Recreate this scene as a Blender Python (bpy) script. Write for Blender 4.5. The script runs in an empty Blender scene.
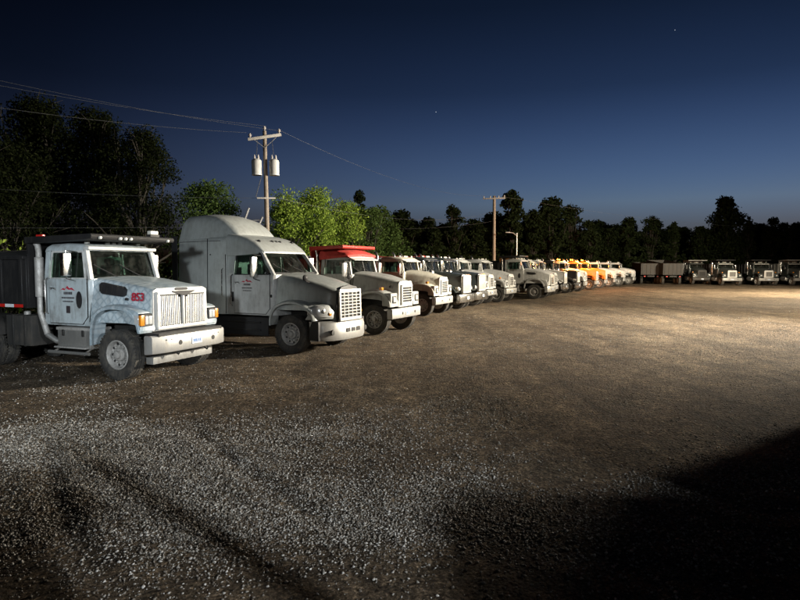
import bpy, bmesh, math, random
import numpy as np
from mathutils import Vector, Matrix
R = math.radians
S = bpy.context.scene
COL = S.collection

# ------------------------------------------------------------------ camera
cam_d = bpy.data.cameras.new('camera'); cam = bpy.data.objects.new('camera', cam_d); COL.objects.link(cam)
cam_d.sensor_width = 36; cam_d.lens = 27.0; cam_d.clip_start = 0.05; cam_d.clip_end = 3000
cam.location = (0, 0, 2.4); cam.rotation_euler = (R(90 - 3.24), 0, 0)
S.camera = cam

# ------------------------------------------------------------------ sky, moonlight, exposure
W = bpy.data.worlds.new('World'); S.world = W; W.use_nodes = True
wn = W.node_tree.nodes; wl = W.node_tree.links; wn.clear()
sky = wn.new('ShaderNodeTexSky'); sky.sky_type = 'NISHITA'; sky.sun_disc = False
sky.sun_elevation = R(-2.2); sky.sun_rotation = R(42); sky.altitude = 200; sky.air_density = 1.0; sky.dust_density = 0.6; sky.ozone_density = 3.0
# the dusk sky deepens with height and away from the afterglow
wg = wn.new('ShaderNodeTexCoord'); wsx = wn.new('ShaderNodeSeparateXYZ'); wl.new(wg.outputs['Generated'], wsx.inputs[0])
def wramp(src, stops):
    r = wn.new('ShaderNodeValToRGB'); cr = r.color_ramp
    cr.elements[0].position = stops[0][0]; cr.elements[0].color = (*stops[0][1], 1); cr.elements[1].position = stops[-1][0]; cr.elements[1].color = (*stops[-1][1], 1)
    for p, c in stops[1:-1]: e = cr.elements.new(p); e.color = (*c, 1)
    wl.new(src, r.inputs[0]); return r.outputs[0]
elev = wramp(wsx.outputs['Z'], [(0.0, (0.25, 0.55, 2.6)), (0.035, (0.9, 1.4, 3.3)), (0.10, (3.45, 3.8, 4.2)), (0.18, (2.55, 2.75, 2.85)), (0.27, (1.25, 1.42, 1.44)), (0.384, (0.64, 0.76, 0.72)), (0.7, (0.25, 0.28, 0.34)), (1.0, (0.2, 0.23, 0.28))])
glow = wn.new('ShaderNodeVectorMath'); glow.operation = 'DOT_PRODUCT'; glow.inputs[1].default_value = (math.sin(R(12)), math.cos(R(12)), 0); wl.new(wg.outputs['Generated'], glow.inputs[0])
az = wramp(glow.outputs['Value'], [(0.0, (0.18,) * 3), (0.55, (0.22,) * 3), (0.72, (0.48,) * 3), (0.90, (1.0,) * 3), (1.0, (1.12,) * 3)])
bg = wn.new('ShaderNodeBackground'); bg.inputs['Strength'].default_value = 0.15
wo = wn.new('ShaderNodeOutputWorld'); cur = sky.outputs[0]
for q in (elev, az):
    mx = wn.new('ShaderNodeMix'); mx.data_type = 'RGBA'; mx.blend_type = 'MULTIPLY'; mx.inputs[0].default_value = 1.0; mx.clamp_result = False
    wl.new(cur, mx.inputs[6]); wl.new(q, mx.inputs[7]); cur = mx.outputs[2]
wl.new(cur, bg.inputs['Color']); wl.new(bg.outputs[0], wo.inputs['Surface'])

sun_d = bpy.data.lights.new('moon', 'SUN'); sun_d.energy = 0.004; sun_d.angle = R(0.5); sun_d.color = (0.8, 0.88, 1.0)
sun = bpy.data.objects.new('moon', sun_d); COL.objects.link(sun); sun.rotation_euler = (R(50), 0, R(-30)); sun.location = (0, 0, 60)

S.view_settings.view_transform = 'Standard'; S.view_settings.look = 'None'
S.view_settings.exposure = 0.0; S.view_settings.gamma = 1.0; S.view_settings.use_curve_mapping = False
S.cycles.max_bounces = 5; S.cycles.diffuse_bounces = 2; S.cycles.glossy_bounces = 3; S.cycles.transmission_bounces = 4
S.cycles.transparent_max_bounces = 10; S.cycles.use_denoising = True; S.cycles.sample_clamp_indirect = 3.0
S.cycles.caustics_reflective = False; S.cycles.caustics_refractive = False

# yard lamps and added fills: (position, aim, watts, colour, cone, blend, lamp radius)
LAMP_WARM = dict(pos=(25.0, 22.6, 7.6), aim=(0.0, 24.5, 1.0), watts=92000, col=(1.0, 0.90, 0.74), cone=90, blend=1.0, rad=0.45)
FILL_WARM_FAR = dict(pos=(38.0, 47.0, 9.5), aim=(23.0, 57.0, 0.0), watts=76000, col=(1.0, 0.86, 0.64), cone=160, blend=0.5, rad=0.3)  # added lamp, spreads light over the far trucks and back row
FILL_WARM_BAND = dict(pos=(25.0, 23.6, 7.6), aim=(19.0, 43.0, 0.0), watts=15000, col=(1.0, 0.86, 0.64), cone=140, blend=0.9, rad=0.4)  # added lamp, fills the dark band between the light pools
LAMP_COOL = dict(pos=(-4.0, -9.0, 5.0), aim=(-9.2, 14.0, 1.6), watts=11000, col=(0.86, 0.95, 1.0), cone=35, blend=1.0, rad=0.5)
LAMP_COOL_LOW = dict(pos=(9.0, -5.0, 5.0), aim=(-3.2, 7.8, 0.0), watts=7000, col=(0.93, 0.97, 1.0), cone=36, blend=0.9, rad=0.07)

# ------------------------------------------------------------------ materials
MATS = {}
def new_mat(name):
    m = bpy.data.materials.new(name); m.use_nodes = True
    m.node_tree.nodes.clear()
    return m, m.node_tree.nodes, m.node_tree.links
def ramp(n, l, fac, stops):
    r = n.new('ShaderNodeValToRGB'); cr = r.color_ramp
    while len(cr.elements) > 1: cr.elements.remove(cr.elements[-1])
    cr.elements[0].position = stops[0][0]; cr.elements[0].color = (*stops[0][1], 1)
    for p, c in stops[1:]:
        e = cr.elements.new(p); e.color = (*c, 1)
    l.new(fac, r.inputs[0]); return r.outputs[0]
def noise(n, l, scale, detail=5, rough=0.6, coord='Object', vec_scale=None):
    tc = n.new('ShaderNodeTexCoord'); nz = n.new('ShaderNodeTexNoise')
    nz.inputs['Scale'].default_value = scale; nz.inputs['Detail'].default_value = detail; nz.inputs['Roughness'].default_value = rough
    src = tc.outputs[coord]
    if vec_scale:
        mp = n.new('ShaderNodeMapping'); mp.inputs['Scale'].default_value = vec_scale; l.new(src, mp.inputs[0]); src = mp.outputs[0]
    l.new(src, nz.inputs['Vector']); return nz.outputs['Fac']
def mat(name, col, rough=0.5, metal=0.0, grime=0.0, grime_col=(0.12, 0.10, 0.08), bump=0.0, bump_scale=40, spec=0.5, coat=0.0, gscale=2.2):
    m, n, l = new_mat(name)
    b = n.new('ShaderNodeBsdfPrincipled'); o = n.new('ShaderNodeOutputMaterial'); l.new(b.outputs[0], o.inputs[0])
    b.inputs['Roughness'].default_value = rough; b.inputs['Metallic'].default_value = metal
    b.inputs['Specular IOR Level'].default_value = spec; b.inputs['Coat Weight'].default_value = coat; b.inputs['Coat Roughness'].default_value = 0.15
    b.inputs['Base Color'].default_value = (*col, 1)
    if grime > 0:
        f1 = noise(n, l, gscale, 8, 0.68); f2 = noise(n, l, gscale * 4, 6, 0.7, vec_scale=(1, 1, 0.22))
        mx = n.new('ShaderNodeMath'); mx.operation = 'MULTIPLY'; l.new(f1, mx.inputs[0]); l.new(f2, mx.inputs[1])
        g = ramp(n, l, mx.outputs[0], [(0.20, (0, 0, 0)), (0.42, (grime,) * 3)])
        mix = n.new('ShaderNodeMix'); mix.data_type = 'RGBA'
        l.new(g, mix.inputs[0]); mix.inputs[6].default_value = (*col, 1); mix.inputs[7].default_value = (*grime_col, 1)
        l.new(mix.outputs[2], b.inputs['Base Color'])
        r2 = n.new('ShaderNodeMath'); r2.operation = 'MULTIPLY_ADD'; l.new(g, r2.inputs[0]); r2.inputs[1].default_value = 0.4; r2.inputs[2].default_value = rough
        l.new(r2.outputs[0], b.inputs['Roughness'])
    if bump > 0:
        f = noise(n, l, bump_scale, 6, 0.65); bp = n.new('ShaderNodeBump'); bp.inputs['Strength'].default_value = bump; bp.inputs['Distance'].default_value = 0.02
        l.new(f, bp.inputs['Height']); l.new(bp.outputs[0], b.inputs['Normal'])
    MATS[name] = m; return m
def mat_emit(name, col, strength):
    m, n, l = new_mat(name)
    e = n.new('ShaderNodeEmission'); e.inputs[0].default_value = (*col, 1); e.inputs[1].default_value = strength
    o = n.new('ShaderNodeOutputMaterial'); l.new(e.outputs[0], o.inputs[0]); MATS[name] = m; return m
def mat_glass(name, tint=(0.50, 0.60, 0.56), rough=0.03):
    m, n, l = new_mat(name)
    t = n.new('ShaderNodeBsdfTransparent'); t.inputs[0].default_value = (*tint, 1)
    g = n.new('ShaderNodeBsdfGlossy'); g.inputs['Roughness'].default_value = rough
    fr0 = n.new('ShaderNodeLayerWeight'); fr0.inputs[0].default_value = 0.5; fp = n.new('ShaderNodeMath'); fp.operation = 'POWER'; l.new(fr0.outputs['Facing'], fp.inputs[0]); fp.inputs[1].default_value = 4.0
    fr = n.new('ShaderNodeMath'); fr.operation = 'MULTIPLY_ADD'; l.new(fp.outputs[0], fr.inputs[0]); fr.inputs[1].default_value = 0.7; fr.inputs[2].default_value = 0.04
    mx = n.new('ShaderNodeMixShader'); l.new(fr.outputs[0], mx.inputs[0]); l.new(t.outputs[0], mx.inputs[1]); l.new(g.outputs[0], mx.inputs[2])
    # thin film of road dust on the pane
    d = n.new('ShaderNodeBsdfDiffuse'); d.inputs[0].default_value = (0.3, 0.29, 0.26, 1)
    f = noise(n, l, 3.0, 7, 0.7); dr = ramp(n, l, f, [(0.45, (0.01,) * 3), (0.75, (0.10,) * 3)])
    m2 = n.new('ShaderNodeMixShader'); l.new(dr, m2.inputs[0]); l.new(mx.outputs[0], m2.inputs[1]); l.new(d.outputs[0], m2.inputs[2])
    o = n.new('ShaderNodeOutputMaterial'); l.new(m2.outputs[0], o.inputs[0]); MATS[name] = m; return m
def mat_leaf(name, c0, c1, trans=0.3):
    m, n, l = new_mat(name)
    geo = n.new('ShaderNodeNewGeometry')
    c = ramp(n, l, geo.outputs['Random Per Island'], [(0.0, c0), (1.0, c1)])
    d = n.new('ShaderNodeBsdfDiffuse'); t = n.new('ShaderNodeBsdfTranslucent'); l.new(c, d.inputs[0]); l.new(c, t.inputs[0])
    mx = n.new('ShaderNodeMixShader'); mx.inputs[0].default_value = trans; l.new(d.outputs[0], mx.inputs[1]); l.new(t.outputs[0], mx.inputs[2])
    o = n.new('ShaderNodeOutputMaterial'); l.new(mx.outputs[0], o.inputs[0]); MATS[name] = m; return m

PAINT = mat('paint_white', (0.62, 0.63, 0.62), 0.38, 0, 0.55, coat=0.25)
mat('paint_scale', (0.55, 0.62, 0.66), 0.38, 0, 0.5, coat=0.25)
m_ = MATS['paint_scale']; n_ = m_.node_tree.nodes; l_ = m_.node_tree.links       # faint diamond pattern, darker at the cell edges, multiplied into this base colour
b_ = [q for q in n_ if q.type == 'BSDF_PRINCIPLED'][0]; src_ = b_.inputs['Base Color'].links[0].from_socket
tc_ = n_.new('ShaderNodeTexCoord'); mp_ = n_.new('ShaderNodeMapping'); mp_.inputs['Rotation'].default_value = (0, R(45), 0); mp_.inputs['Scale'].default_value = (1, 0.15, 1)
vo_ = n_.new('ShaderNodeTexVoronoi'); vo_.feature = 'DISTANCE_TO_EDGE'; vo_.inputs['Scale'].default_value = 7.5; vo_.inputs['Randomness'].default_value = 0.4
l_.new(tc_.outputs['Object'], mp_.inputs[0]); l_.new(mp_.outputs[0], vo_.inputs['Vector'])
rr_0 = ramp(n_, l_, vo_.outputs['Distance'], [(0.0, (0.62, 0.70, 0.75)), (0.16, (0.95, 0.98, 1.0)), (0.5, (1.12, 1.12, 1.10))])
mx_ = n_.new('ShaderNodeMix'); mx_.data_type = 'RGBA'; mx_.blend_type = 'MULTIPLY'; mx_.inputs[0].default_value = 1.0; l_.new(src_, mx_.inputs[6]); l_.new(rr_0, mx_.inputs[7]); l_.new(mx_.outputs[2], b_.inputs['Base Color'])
mat('paint_silver', (0.48, 0.51, 0.50), 0.34, 0.15, 0.4, coat=0.3)
mat('paint_pale_blue', (0.50, 0.57, 0.60), 0.38, 0, 0.75, (0.13, 0.11, 0.09), coat=0.25)
mat('paint_cream', (0.60, 0.57, 0.48), 0.42, 0, 0.6, coat=0.2)
mat('paint_grey', (0.44, 0.45, 0.43), 0.42, 0, 0.55, coat=0.2)
mat('paint_dark', (0.035, 0.045, 0.045), 0.3, 0, 0.3, coat=0.4)
mat('paint_black', (0.02, 0.02, 0.022), 0.35, 0, 0.2, coat=0.3)
mat('paint_amber', (0.58, 0.22, 0.04), 0.4, 0, 0.45, coat=0.2)  # beacon glow put into the paint colour of the amber trucks
mat('paint_red', (0.48, 0.03, 0.02), 0.45, 0, 0.45, (0.10, 0.03, 0.02), coat=0.15)
mat('tarp_red', (0.52, 0.05, 0.04), 0.7, 0, 0.45, (0.14, 0.04, 0.03), bump=0.5, bump_scale=9)
mat('tarp_black', (0.022, 0.022, 0.022), 0.75, 0, 0.4, (0.06, 0.055, 0.05), bump=0.6, bump_scale=7)
mat('body_black', (0.010, 0.010, 0.011), 0.6, 0, 0.5, (0.03, 0.027, 0.023), bump=0.25, bump_scale=12)
mat('body_grey', (0.28, 0.28, 0.27), 0.55, 0.2, 0.6, bump=0.25, bump_scale=12)
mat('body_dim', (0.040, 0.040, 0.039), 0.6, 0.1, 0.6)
mat('chrome', (0.72, 0.72, 0.71), 0.22, 1.0, 0.35, (0.30, 0.28, 0.25), gscale=5)
mat('aluminium', (0.66, 0.66, 0.64), 0.42, 0.85, 0.5, (0.25, 0.23, 0.20), gscale=4)
mat('trim_white', (0.66, 0.66, 0.64), 0.4, 0, 0.35, coat=0.2)
mat('bumper_metal', (0.48, 0.48, 0.47), 0.36, 0.5, 0.65, (0.28, 0.26, 0.22), gscale=3.5)
mat('grille_bright', (0.74, 0.73, 0.70), 0.35, 0.3, 0.3, (0.30, 0.28, 0.25), gscale=6)
mat('grille_dark', (0.006, 0.006, 0.006), 0.7)
mat('rim_metal', (0.52, 0.51, 0.49), 0.55, 0.4, 0.7, (0.16, 0.14, 0.12), gscale=8)
mat('frame_black', (0.02, 0.02, 0.02), 0.6, 0, 0.5, (0.07, 0.06, 0.05))
mat('plastic_dark', (0.018, 0.018, 0.02), 0.55, 0, 0.3, (0.06, 0.055, 0.05))
mat('interior', (0.03, 0.03, 0.032), 0.8)
mat('interior_green', (0.16, 0.34, 0.26), 0.8)
mat('rubber', (0.035, 0.034, 0.033), 0.8, 0, 0.75, (0.14, 0.125, 0.10), bump=0.3, bump_scale=30, gscale=5)
mat('lens_clear', (0.78, 0.80, 0.80), 0.15, 0.3, 0, spec=0.8)
mat('lens_amber', (0.75, 0.26, 0.02), 0.25, 0, 0, spec=0.7)
mat('lens_red', (0.55, 0.02, 0.015), 0.3, 0, 0, spec=0.7)
mat('lens_white', (0.8, 0.78, 0.7), 0.3, 0, 0, spec=0.7)
mat('decal_red', (0.50, 0.03, 0.06), 0.5)
mat('decal_dark', (0.05, 0.04, 0.045), 0.5)
mat('decal_blue', (0.10, 0.22, 0.50), 0.5)
mat('plate_white', (0.72, 0.76, 0.80), 0.4, 0, 0.2)
mat('glass_dummy', (0.1, 0.1, 0.1), 0.1)
mat_glass('glass')
mat('mirror_face', (0.8, 0.8, 0.8), 0.05, 1.0)
mat('concrete', (0.36, 0.35, 0.33), 0.85, 0, 0.5, bump=0.4, bump_scale=20)
mat('wood_pole', (0.27, 0.23, 0.19), 0.85, 0, 0.5, (0.09, 0.07, 0.05), bump=0.8, bump_scale=18)
mat('wood_arm', (0.60, 0.58, 0.54), 0.8, 0, 0.4, bump=0.5, bump_scale=25)
mat('transformer_grey', (0.60, 0.61, 0.60), 0.5, 0, 0.4)
mat('porcelain', (0.55, 0.52, 0.50), 0.25)
mat('wire_metal', (0.10, 0.105, 0.115), 0.6, 0.2)
mat('galvanised', (0.45, 0.46, 0.47), 0.5, 0.6, 0.3)
mat('bark', (0.03, 0.026, 0.020), 0.9, 0, 0.5, (0.05, 0.045, 0.035), bump=0.8, bump_scale=14)
mat_emit('lamp_lens_warm', (1.0, 0.80, 0.56), 30.0)
mat_emit('lamp_lens_cool', (0.90, 0.97, 1.0), 30.0)
mat_emit("amber_glow", (1.0, 0.25, 0.02), 30.0)
mat_emit('small_warm_glow', (1.0, 0.72, 0.35), 9.0)
mat_emit('star_glow', (0.85, 0.92, 1.0), 0.9)
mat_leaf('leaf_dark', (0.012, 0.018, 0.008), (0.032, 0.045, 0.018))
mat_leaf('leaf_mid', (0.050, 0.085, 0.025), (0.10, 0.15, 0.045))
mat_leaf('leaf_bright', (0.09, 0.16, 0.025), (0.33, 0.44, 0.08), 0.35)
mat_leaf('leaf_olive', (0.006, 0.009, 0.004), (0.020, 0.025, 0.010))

# ------------------------------------------------------------------ mesh helpers
class MB:
    def __init__(s): s.v = []; s.f = []
    def add(s, v, f):
        k = len(s.v); s.v += [tuple(p) for p in v]; s.f += [tuple(i + k for i in q) for q in f]; return s
    def box(s, c, d, rot=None):
        x, y, z = d[0] / 2, d[1] / 2, d[2] / 2
        p = [Vector(q) for q in ((-x,-y,-z),(x,-y,-z),(x,y,-z),(-x,y,-z),(-x,-y,z),(x,-y,z),(x,y,z),(-x,y,z))]
        if rot is not None: p = [rot @ q for q in p]
        c = Vector(c)
        return s.add([q + c for q in p], [(0,3,2,1),(4,5,6,7),(0,1,5,4),(1,2,6,5),(2,3,7,6),(3,0,4,7)])
    def span(s, x0, x1, y0, y1, z0, z1):
        return s.box(((x0+x1)/2, (y0+y1)/2, (z0+z1)/2), (abs(x1-x0), abs(y1-y0), abs(z1-z0)))
    def bar(s, p, q, w, h, up=(0, 0, 1)):
        p, q = Vector(p), Vector(q); a = (q - p); L = a.length; a.normalize()
        u = Vector(up)
        if abs(a.dot(u)) > 0.95: u = Vector((0, 1, 0))
        b = u.cross(a).normalized(); c = a.cross(b)
        return s.box((p + q) / 2, (L, w, h), Matrix((a, b, c)).transposed())
    def prism(s, poly, lo, hi, plane='xz'):
        n = len(poly)
        def pt(a, b, t): return (a, t, b) if plane == 'xz' else ((a, b, t) if plane == 'xy' else (t, a, b))
        v = [pt(a, b, lo) for a, b in poly] + [pt(a, b, hi) for a, b in poly]
        f = [tuple(range(n)), tuple(range(2*n-1, n-1, -1))] + [(i, i+n, (i+1) % n + n, (i+1) % n) for i in range(n)]
        return s.add(v, f)
    def loft(s, rings, closed=True, cap=True):
        n = len(rings[0]); v = [p for r in rings for p in r]; f = []
        for i in range(len(rings)-1):
            for j in range(n if closed else n-1):
                a = i*n+j; b = i*n+(j+1) % n; f.append((a, b, b+n, a+n))
        if cap: f += [tuple(range(n-1, -1, -1)), tuple(range((len(rings)-1)*n, len(rings)*n))]
        return s.add(v, f)
    def tube(s, pts, r, n=8, cap=True):
        pts = [Vector(p) for p in pts]; rings = []
        rr = r if isinstance(r, (list, tuple)) else [r]*len(pts)
        ref = None
        for i, p in enumerate(pts):
            a = (pts[min(i+1, len(pts)-1)] - pts[max(i-1, 0)]).normalized()
            if ref is None: ref = Vector((0, 0, 1)) if abs(a.z) < 0.9 else Vector((1, 0, 0))
            b = ref.cross(a)
            if b.length < 1e-4: b = Vector((0, 1, 0)).cross(a)
            b.normalize(); c = a.cross(b); ref = c
            rings.append([p + (b*math.cos(2*math.pi*k/n) + c*math.sin(2*math.pi*k/n))*rr[i] for k in range(n)])
        return s.loft(rings, True, cap)
    def lathe(s, prof, c=(0, 0, 0), axis='y', n=28, cap=True):
        rings = []
        for a, r in prof:
            ring = []
            for k in range(n):
                t = 2*math.pi*k/n; u, w = r*math.cos(t), r*math.sin(t)
                q = (u, a, w) if axis == 'y' else ((a, u, w) if axis == 'x' else (u, w, a))
                ring.append((q[0]+c[0], q[1]+c[1], q[2]+c[2]))
            rings.append(ring)
        return s.loft(rings, True, cap)
    def mesh(s, name, material, bevel=0, seg=2, smooth=38):
        me = bpy.data.meshes.new(name); me.from_pydata(s.v, [], s.f)
        bm = bmesh.new(); bm.from_mesh(me)
        bmesh.ops.recalc_face_normals(bm, faces=bm.faces)
        if bevel > 0:
            ed = [e for e in bm.edges if len(e.link_faces) == 2 and e.calc_face_angle(0) > R(28)]
            bmesh.ops.bevel(bm, geom=ed, offset=bevel, segments=seg, profile=0.6, affect='EDGES', clamp_overlap=True)
        bm.to_mesh(me); bm.free()
        if smooth:
            me.shade_smooth(); me.set_sharp_from_angle(angle=R(smooth))
        me.materials.append(MATS[material]); return me
    def build(s, name, material, parent=None, bevel=0, seg=2, smooth=38):
        return link(name, s.mesh(name, material, bevel, seg, smooth), parent)
def link(name, me, parent=None, loc=None, rot=None, scale=None):
    o = bpy.data.objects.new(name, me); COL.objects.link(o)
    if parent: o.parent = parent
    if loc is not None: o.location = loc
    if rot is not None: o.rotation_euler = rot
    if scale is not None: o.scale = scale
    return o
def tag(o, label=None, cat=None, group=None, kind=None):
    if label: o['label'] = label
    if cat: o['category'] = cat
    if group: o['group'] = group
    if kind: o['kind'] = kind
    return o
def empty(name, loc=(0, 0, 0), rz=0):
    o = bpy.data.objects.new(name, None); COL.objects.link(o); o.location = loc; o.rotation_euler = (0, 0, rz); o.empty_display_size = 0.3; return o
def copy_tree(o, kids, parent=None, remap=None):
    c = o.copy(); COL.objects.link(c); c.parent = parent
    if remap and c.type == 'MESH':
        for s in c.material_slots:
            if s.material and s.material.name in remap:
                nm = remap[s.material.name]; s.link = 'OBJECT'; s.material = MATS[nm]
    for ch in kids.get(o.name, []): copy_tree(ch, kids, c, remap)
    return c
def kids_map(o, d=None):
    d = {} if d is None else d
    ch = [x for x in COL.objects if x.parent == o]
    d[o.name] = ch
    for c in ch: kids_map(c, d)
    return d
def text_mesh(body, size, material, bold=0.0, depth=0.002):
    cu = bpy.data.curves.new('lettering', 'FONT'); cu.body = body; cu.size = size; cu.extrude = depth; cu.offset = bold
    cu.align_x = 'CENTER'; cu.align_y = 'CENTER'
    tmp = bpy.data.objects.new('tmp_text', cu); COL.objects.link(tmp)
    me = bpy.data.meshes.new_from_object(tmp.evaluated_get(bpy.context.evaluated_depsgraph_get()))
    bpy.data.objects.remove(tmp); me.materials.clear(); me.materials.append(MATS[material]); return me

# ------------------------------------------------------------------ shared truck pieces
def wheel_meshes(rim_mat='rim_metal', width=0.30, rad=0.53):
    w = width / 2; r0 = rad
    ty = MB(); n = 40
    prof = [(-w*0.80, 0.30), (-w, 0.36), (-w*1.02, r0-0.10), (-w*0.93, r0-0.03), (-w*0.78, r0), (-w*0.30, r0+0.004), (-w*0.27, r0-0.014), (-w*0.20, r0-0.014), (-w*0.17, r0+0.004),
            (w*0.17, r0+0.004), (w*0.20, r0-0.014), (w*0.27, r0-0.014), (w*0.30, r0+0.004), (w*0.78, r0), (w*0.93, r0-0.03), (w*1.02, r0-0.10), (w, 0.36), (w*0.80, 0.30)]
    ty.lathe(prof, n=n, cap=False)
    for k in range(44):      # shoulder tread lugs
        t = 2*math.pi*k/44
        for sgn in (-1, 1):
            ty.box(((r0-0.012)*math.cos(t), sgn*w*0.80, (r0-0.012)*math.sin(t)), (0.03, w*0.30, 0.034), Matrix.Rotation(-t, 3, 'Y'))
    rm = MB()
    # front side is -y (outside of the right wheel)
    rm.lathe([(-w*0.84, 0.315), (-w*0.90, 0.29), (-w*0.70, 0.272), (-w*0.15, 0.262), (-w*0.02, 0.20), (-w*0.10, 0.155), (-w*0.15, 0.12)], n=32, cap=False)
    rm.lathe([(w*0.84, 0.315), (w*0.70, 0.272), (w*0.30, 0.262), (w*0.2, 0.10)], n=28)
    hub = MB()
    hub.lathe([(-w*0.10, 0.145), (-w*0.55, 0.125), (-w*0.62, 0.085), (-w*1.02, 0.078), (-w*1.10, 0.06)], n=20)
    for k in range(10):
        t = 2*math.pi*k/10
        hub.lathe([(-w*0.05, 0.026), (-w*0.42, 0.024), (-w*0.46, 0.014)], (0.185*math.cos(t), 0, 0.185*math.sin(t)), n=6)
    hole = MB()
    for k in range(10):
        t = 2*math.pi*(k+0.5)/10
        hole.lathe([(-w*0.145, 0.03), (-w*0.20, 0.027)], (0.234*math.cos(t), 0, 0.234*math.sin(t)), n=8)
    return (hub.mesh('hub', rim_mat), ty.mesh('tyre', 'rubber', smooth=30), rm.mesh('rim', rim_mat), hole.mesh('hand_hole', 'frame_black'))
WH_FRONT = wheel_meshes('rim_metal', 0.31); WH_REAR = wheel_meshes('rim_metal', 0.30)
def wheel(parent, x, y, side, meshes, steer=0.0, rad=0.53):
    o = link('wheel', meshes[0], parent, (x, y, rad), (0, random.uniform(0, 0.6), (math.pi if side > 0 else 0) + steer))
    link('tyre', meshes[1], o); link('rim', meshes[2], o); tag(link('hand_hole', meshes[3], o), kind='stuff'); return o
def section(x, wb, wt, zb, zt, r, crown=0.02, n=6):
    h = [(-wb, zb)]
    slope = (wb - wt)
    cx, cz = wt - r, zt - r
    for k in range(n+1):
        a = math.pi - (math.pi/2) * k / n
        h.append((-cx + r*math.cos(a), cz + r*math.sin(a)))
    h.append((-cx*0.5, zt + crown*0.75)); h.append((0, zt + crown))
    full = h + [(-y, z) for y, z in reversed(h[:-1])]
    return [(x, y, z) for y, z in full]
def arch(path, y0, y1, th=0.045, lip=0.07, rnd=0.07):
    # fender skin following a side-view path (x, z); y0 inboard, y1 outboard
    n = len(path); rings = []
    sg = 1 if y1 > y0 else -1
    for i, (x, z) in enumerate(path):
        a = path[max(i-1, 0)]; b = path[min(i+1, n-1)]
        t = Vector((b[0]-a[0], b[1]-a[1])).normalized(); nx, nz = -t.y, t.x
        def p(d, y): return (x + nx*d, y, z + nz*d)
        rings.append([p(th, y0), p(th, y1-sg*rnd), p(th*0.6, y1-sg*rnd*0.3), p(0.0, y1), p(-lip, y1), p(-lip, y1-sg*0.02), p(-0.01, y1-sg*0.03), p(0, y1-sg*rnd), p(0, y0)])
    m = MB(); m.loft(rings); return m
def smooth_path(pts, sub=4):
    out = []
    for i in range(len(pts)-1):
        p0 = pts[max(i-1, 0)]; p1 = pts[i]; p2 = pts[i+1]; p3 = pts[min(i+2, len(pts)-1)]
        for k in range(sub):
            t = k/sub
            out.append(tuple(0.5*((2*p1[d]) + (-p0[d]+p2[d])*t + (2*p0[d]-5*p1[d]+4*p2[d]-p3[d])*t*t + (-p0[d]+3*p1[d]-3*p2[d]+p3[d])*t**3) for d in range(len(p1))))
    out.append(pts[-1]); return out

def chassis(t, bx, wb, tandem=True, cabx=-2.2):
    end = -wb - (2.0 if tandem else 1.0)
    for s in (-1, 1):
        MB().span(end, bx-0.12, s*0.38, s*0.47, 0.72, 0.98).build('frame_rail', 'frame_black', t, 0.01, 1)
    MB().tube([(0, -0.95, 0.53), (0, -0.6, 0.46), (0, 0.6, 0.46), (0, 0.95, 0.53)], 0.06, 8).build('front_axle', 'frame_black', t)
    for x in ([-wb, -wb-1.37] if tandem else [-wb]):
        m = MB().tube([(x, -0.9, 0.53), (x, 0.9, 0.53)], 0.10, 8); m.lathe([(-0.25, 0.12), (-0.12, 0.24), (0.12, 0.24), (0.25, 0.12)], (x, 0, 0.55), n=14)
        m.build('drive_axle', 'frame_black', t)
        for s in (-1, 1):
            for yy in (1.08, 0.76): wheel(t, x, s*yy, s, WH_REAR)
    MB().span(-1.2, 0.55, -0.36, 0.36, 0.75, 1.35).build('engine_block', 'frame_black', t, 0.05)
    for s in (-1, 1): wheel(t, 0, s*1.03, s, WH_FRONT, 0.0)

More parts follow.
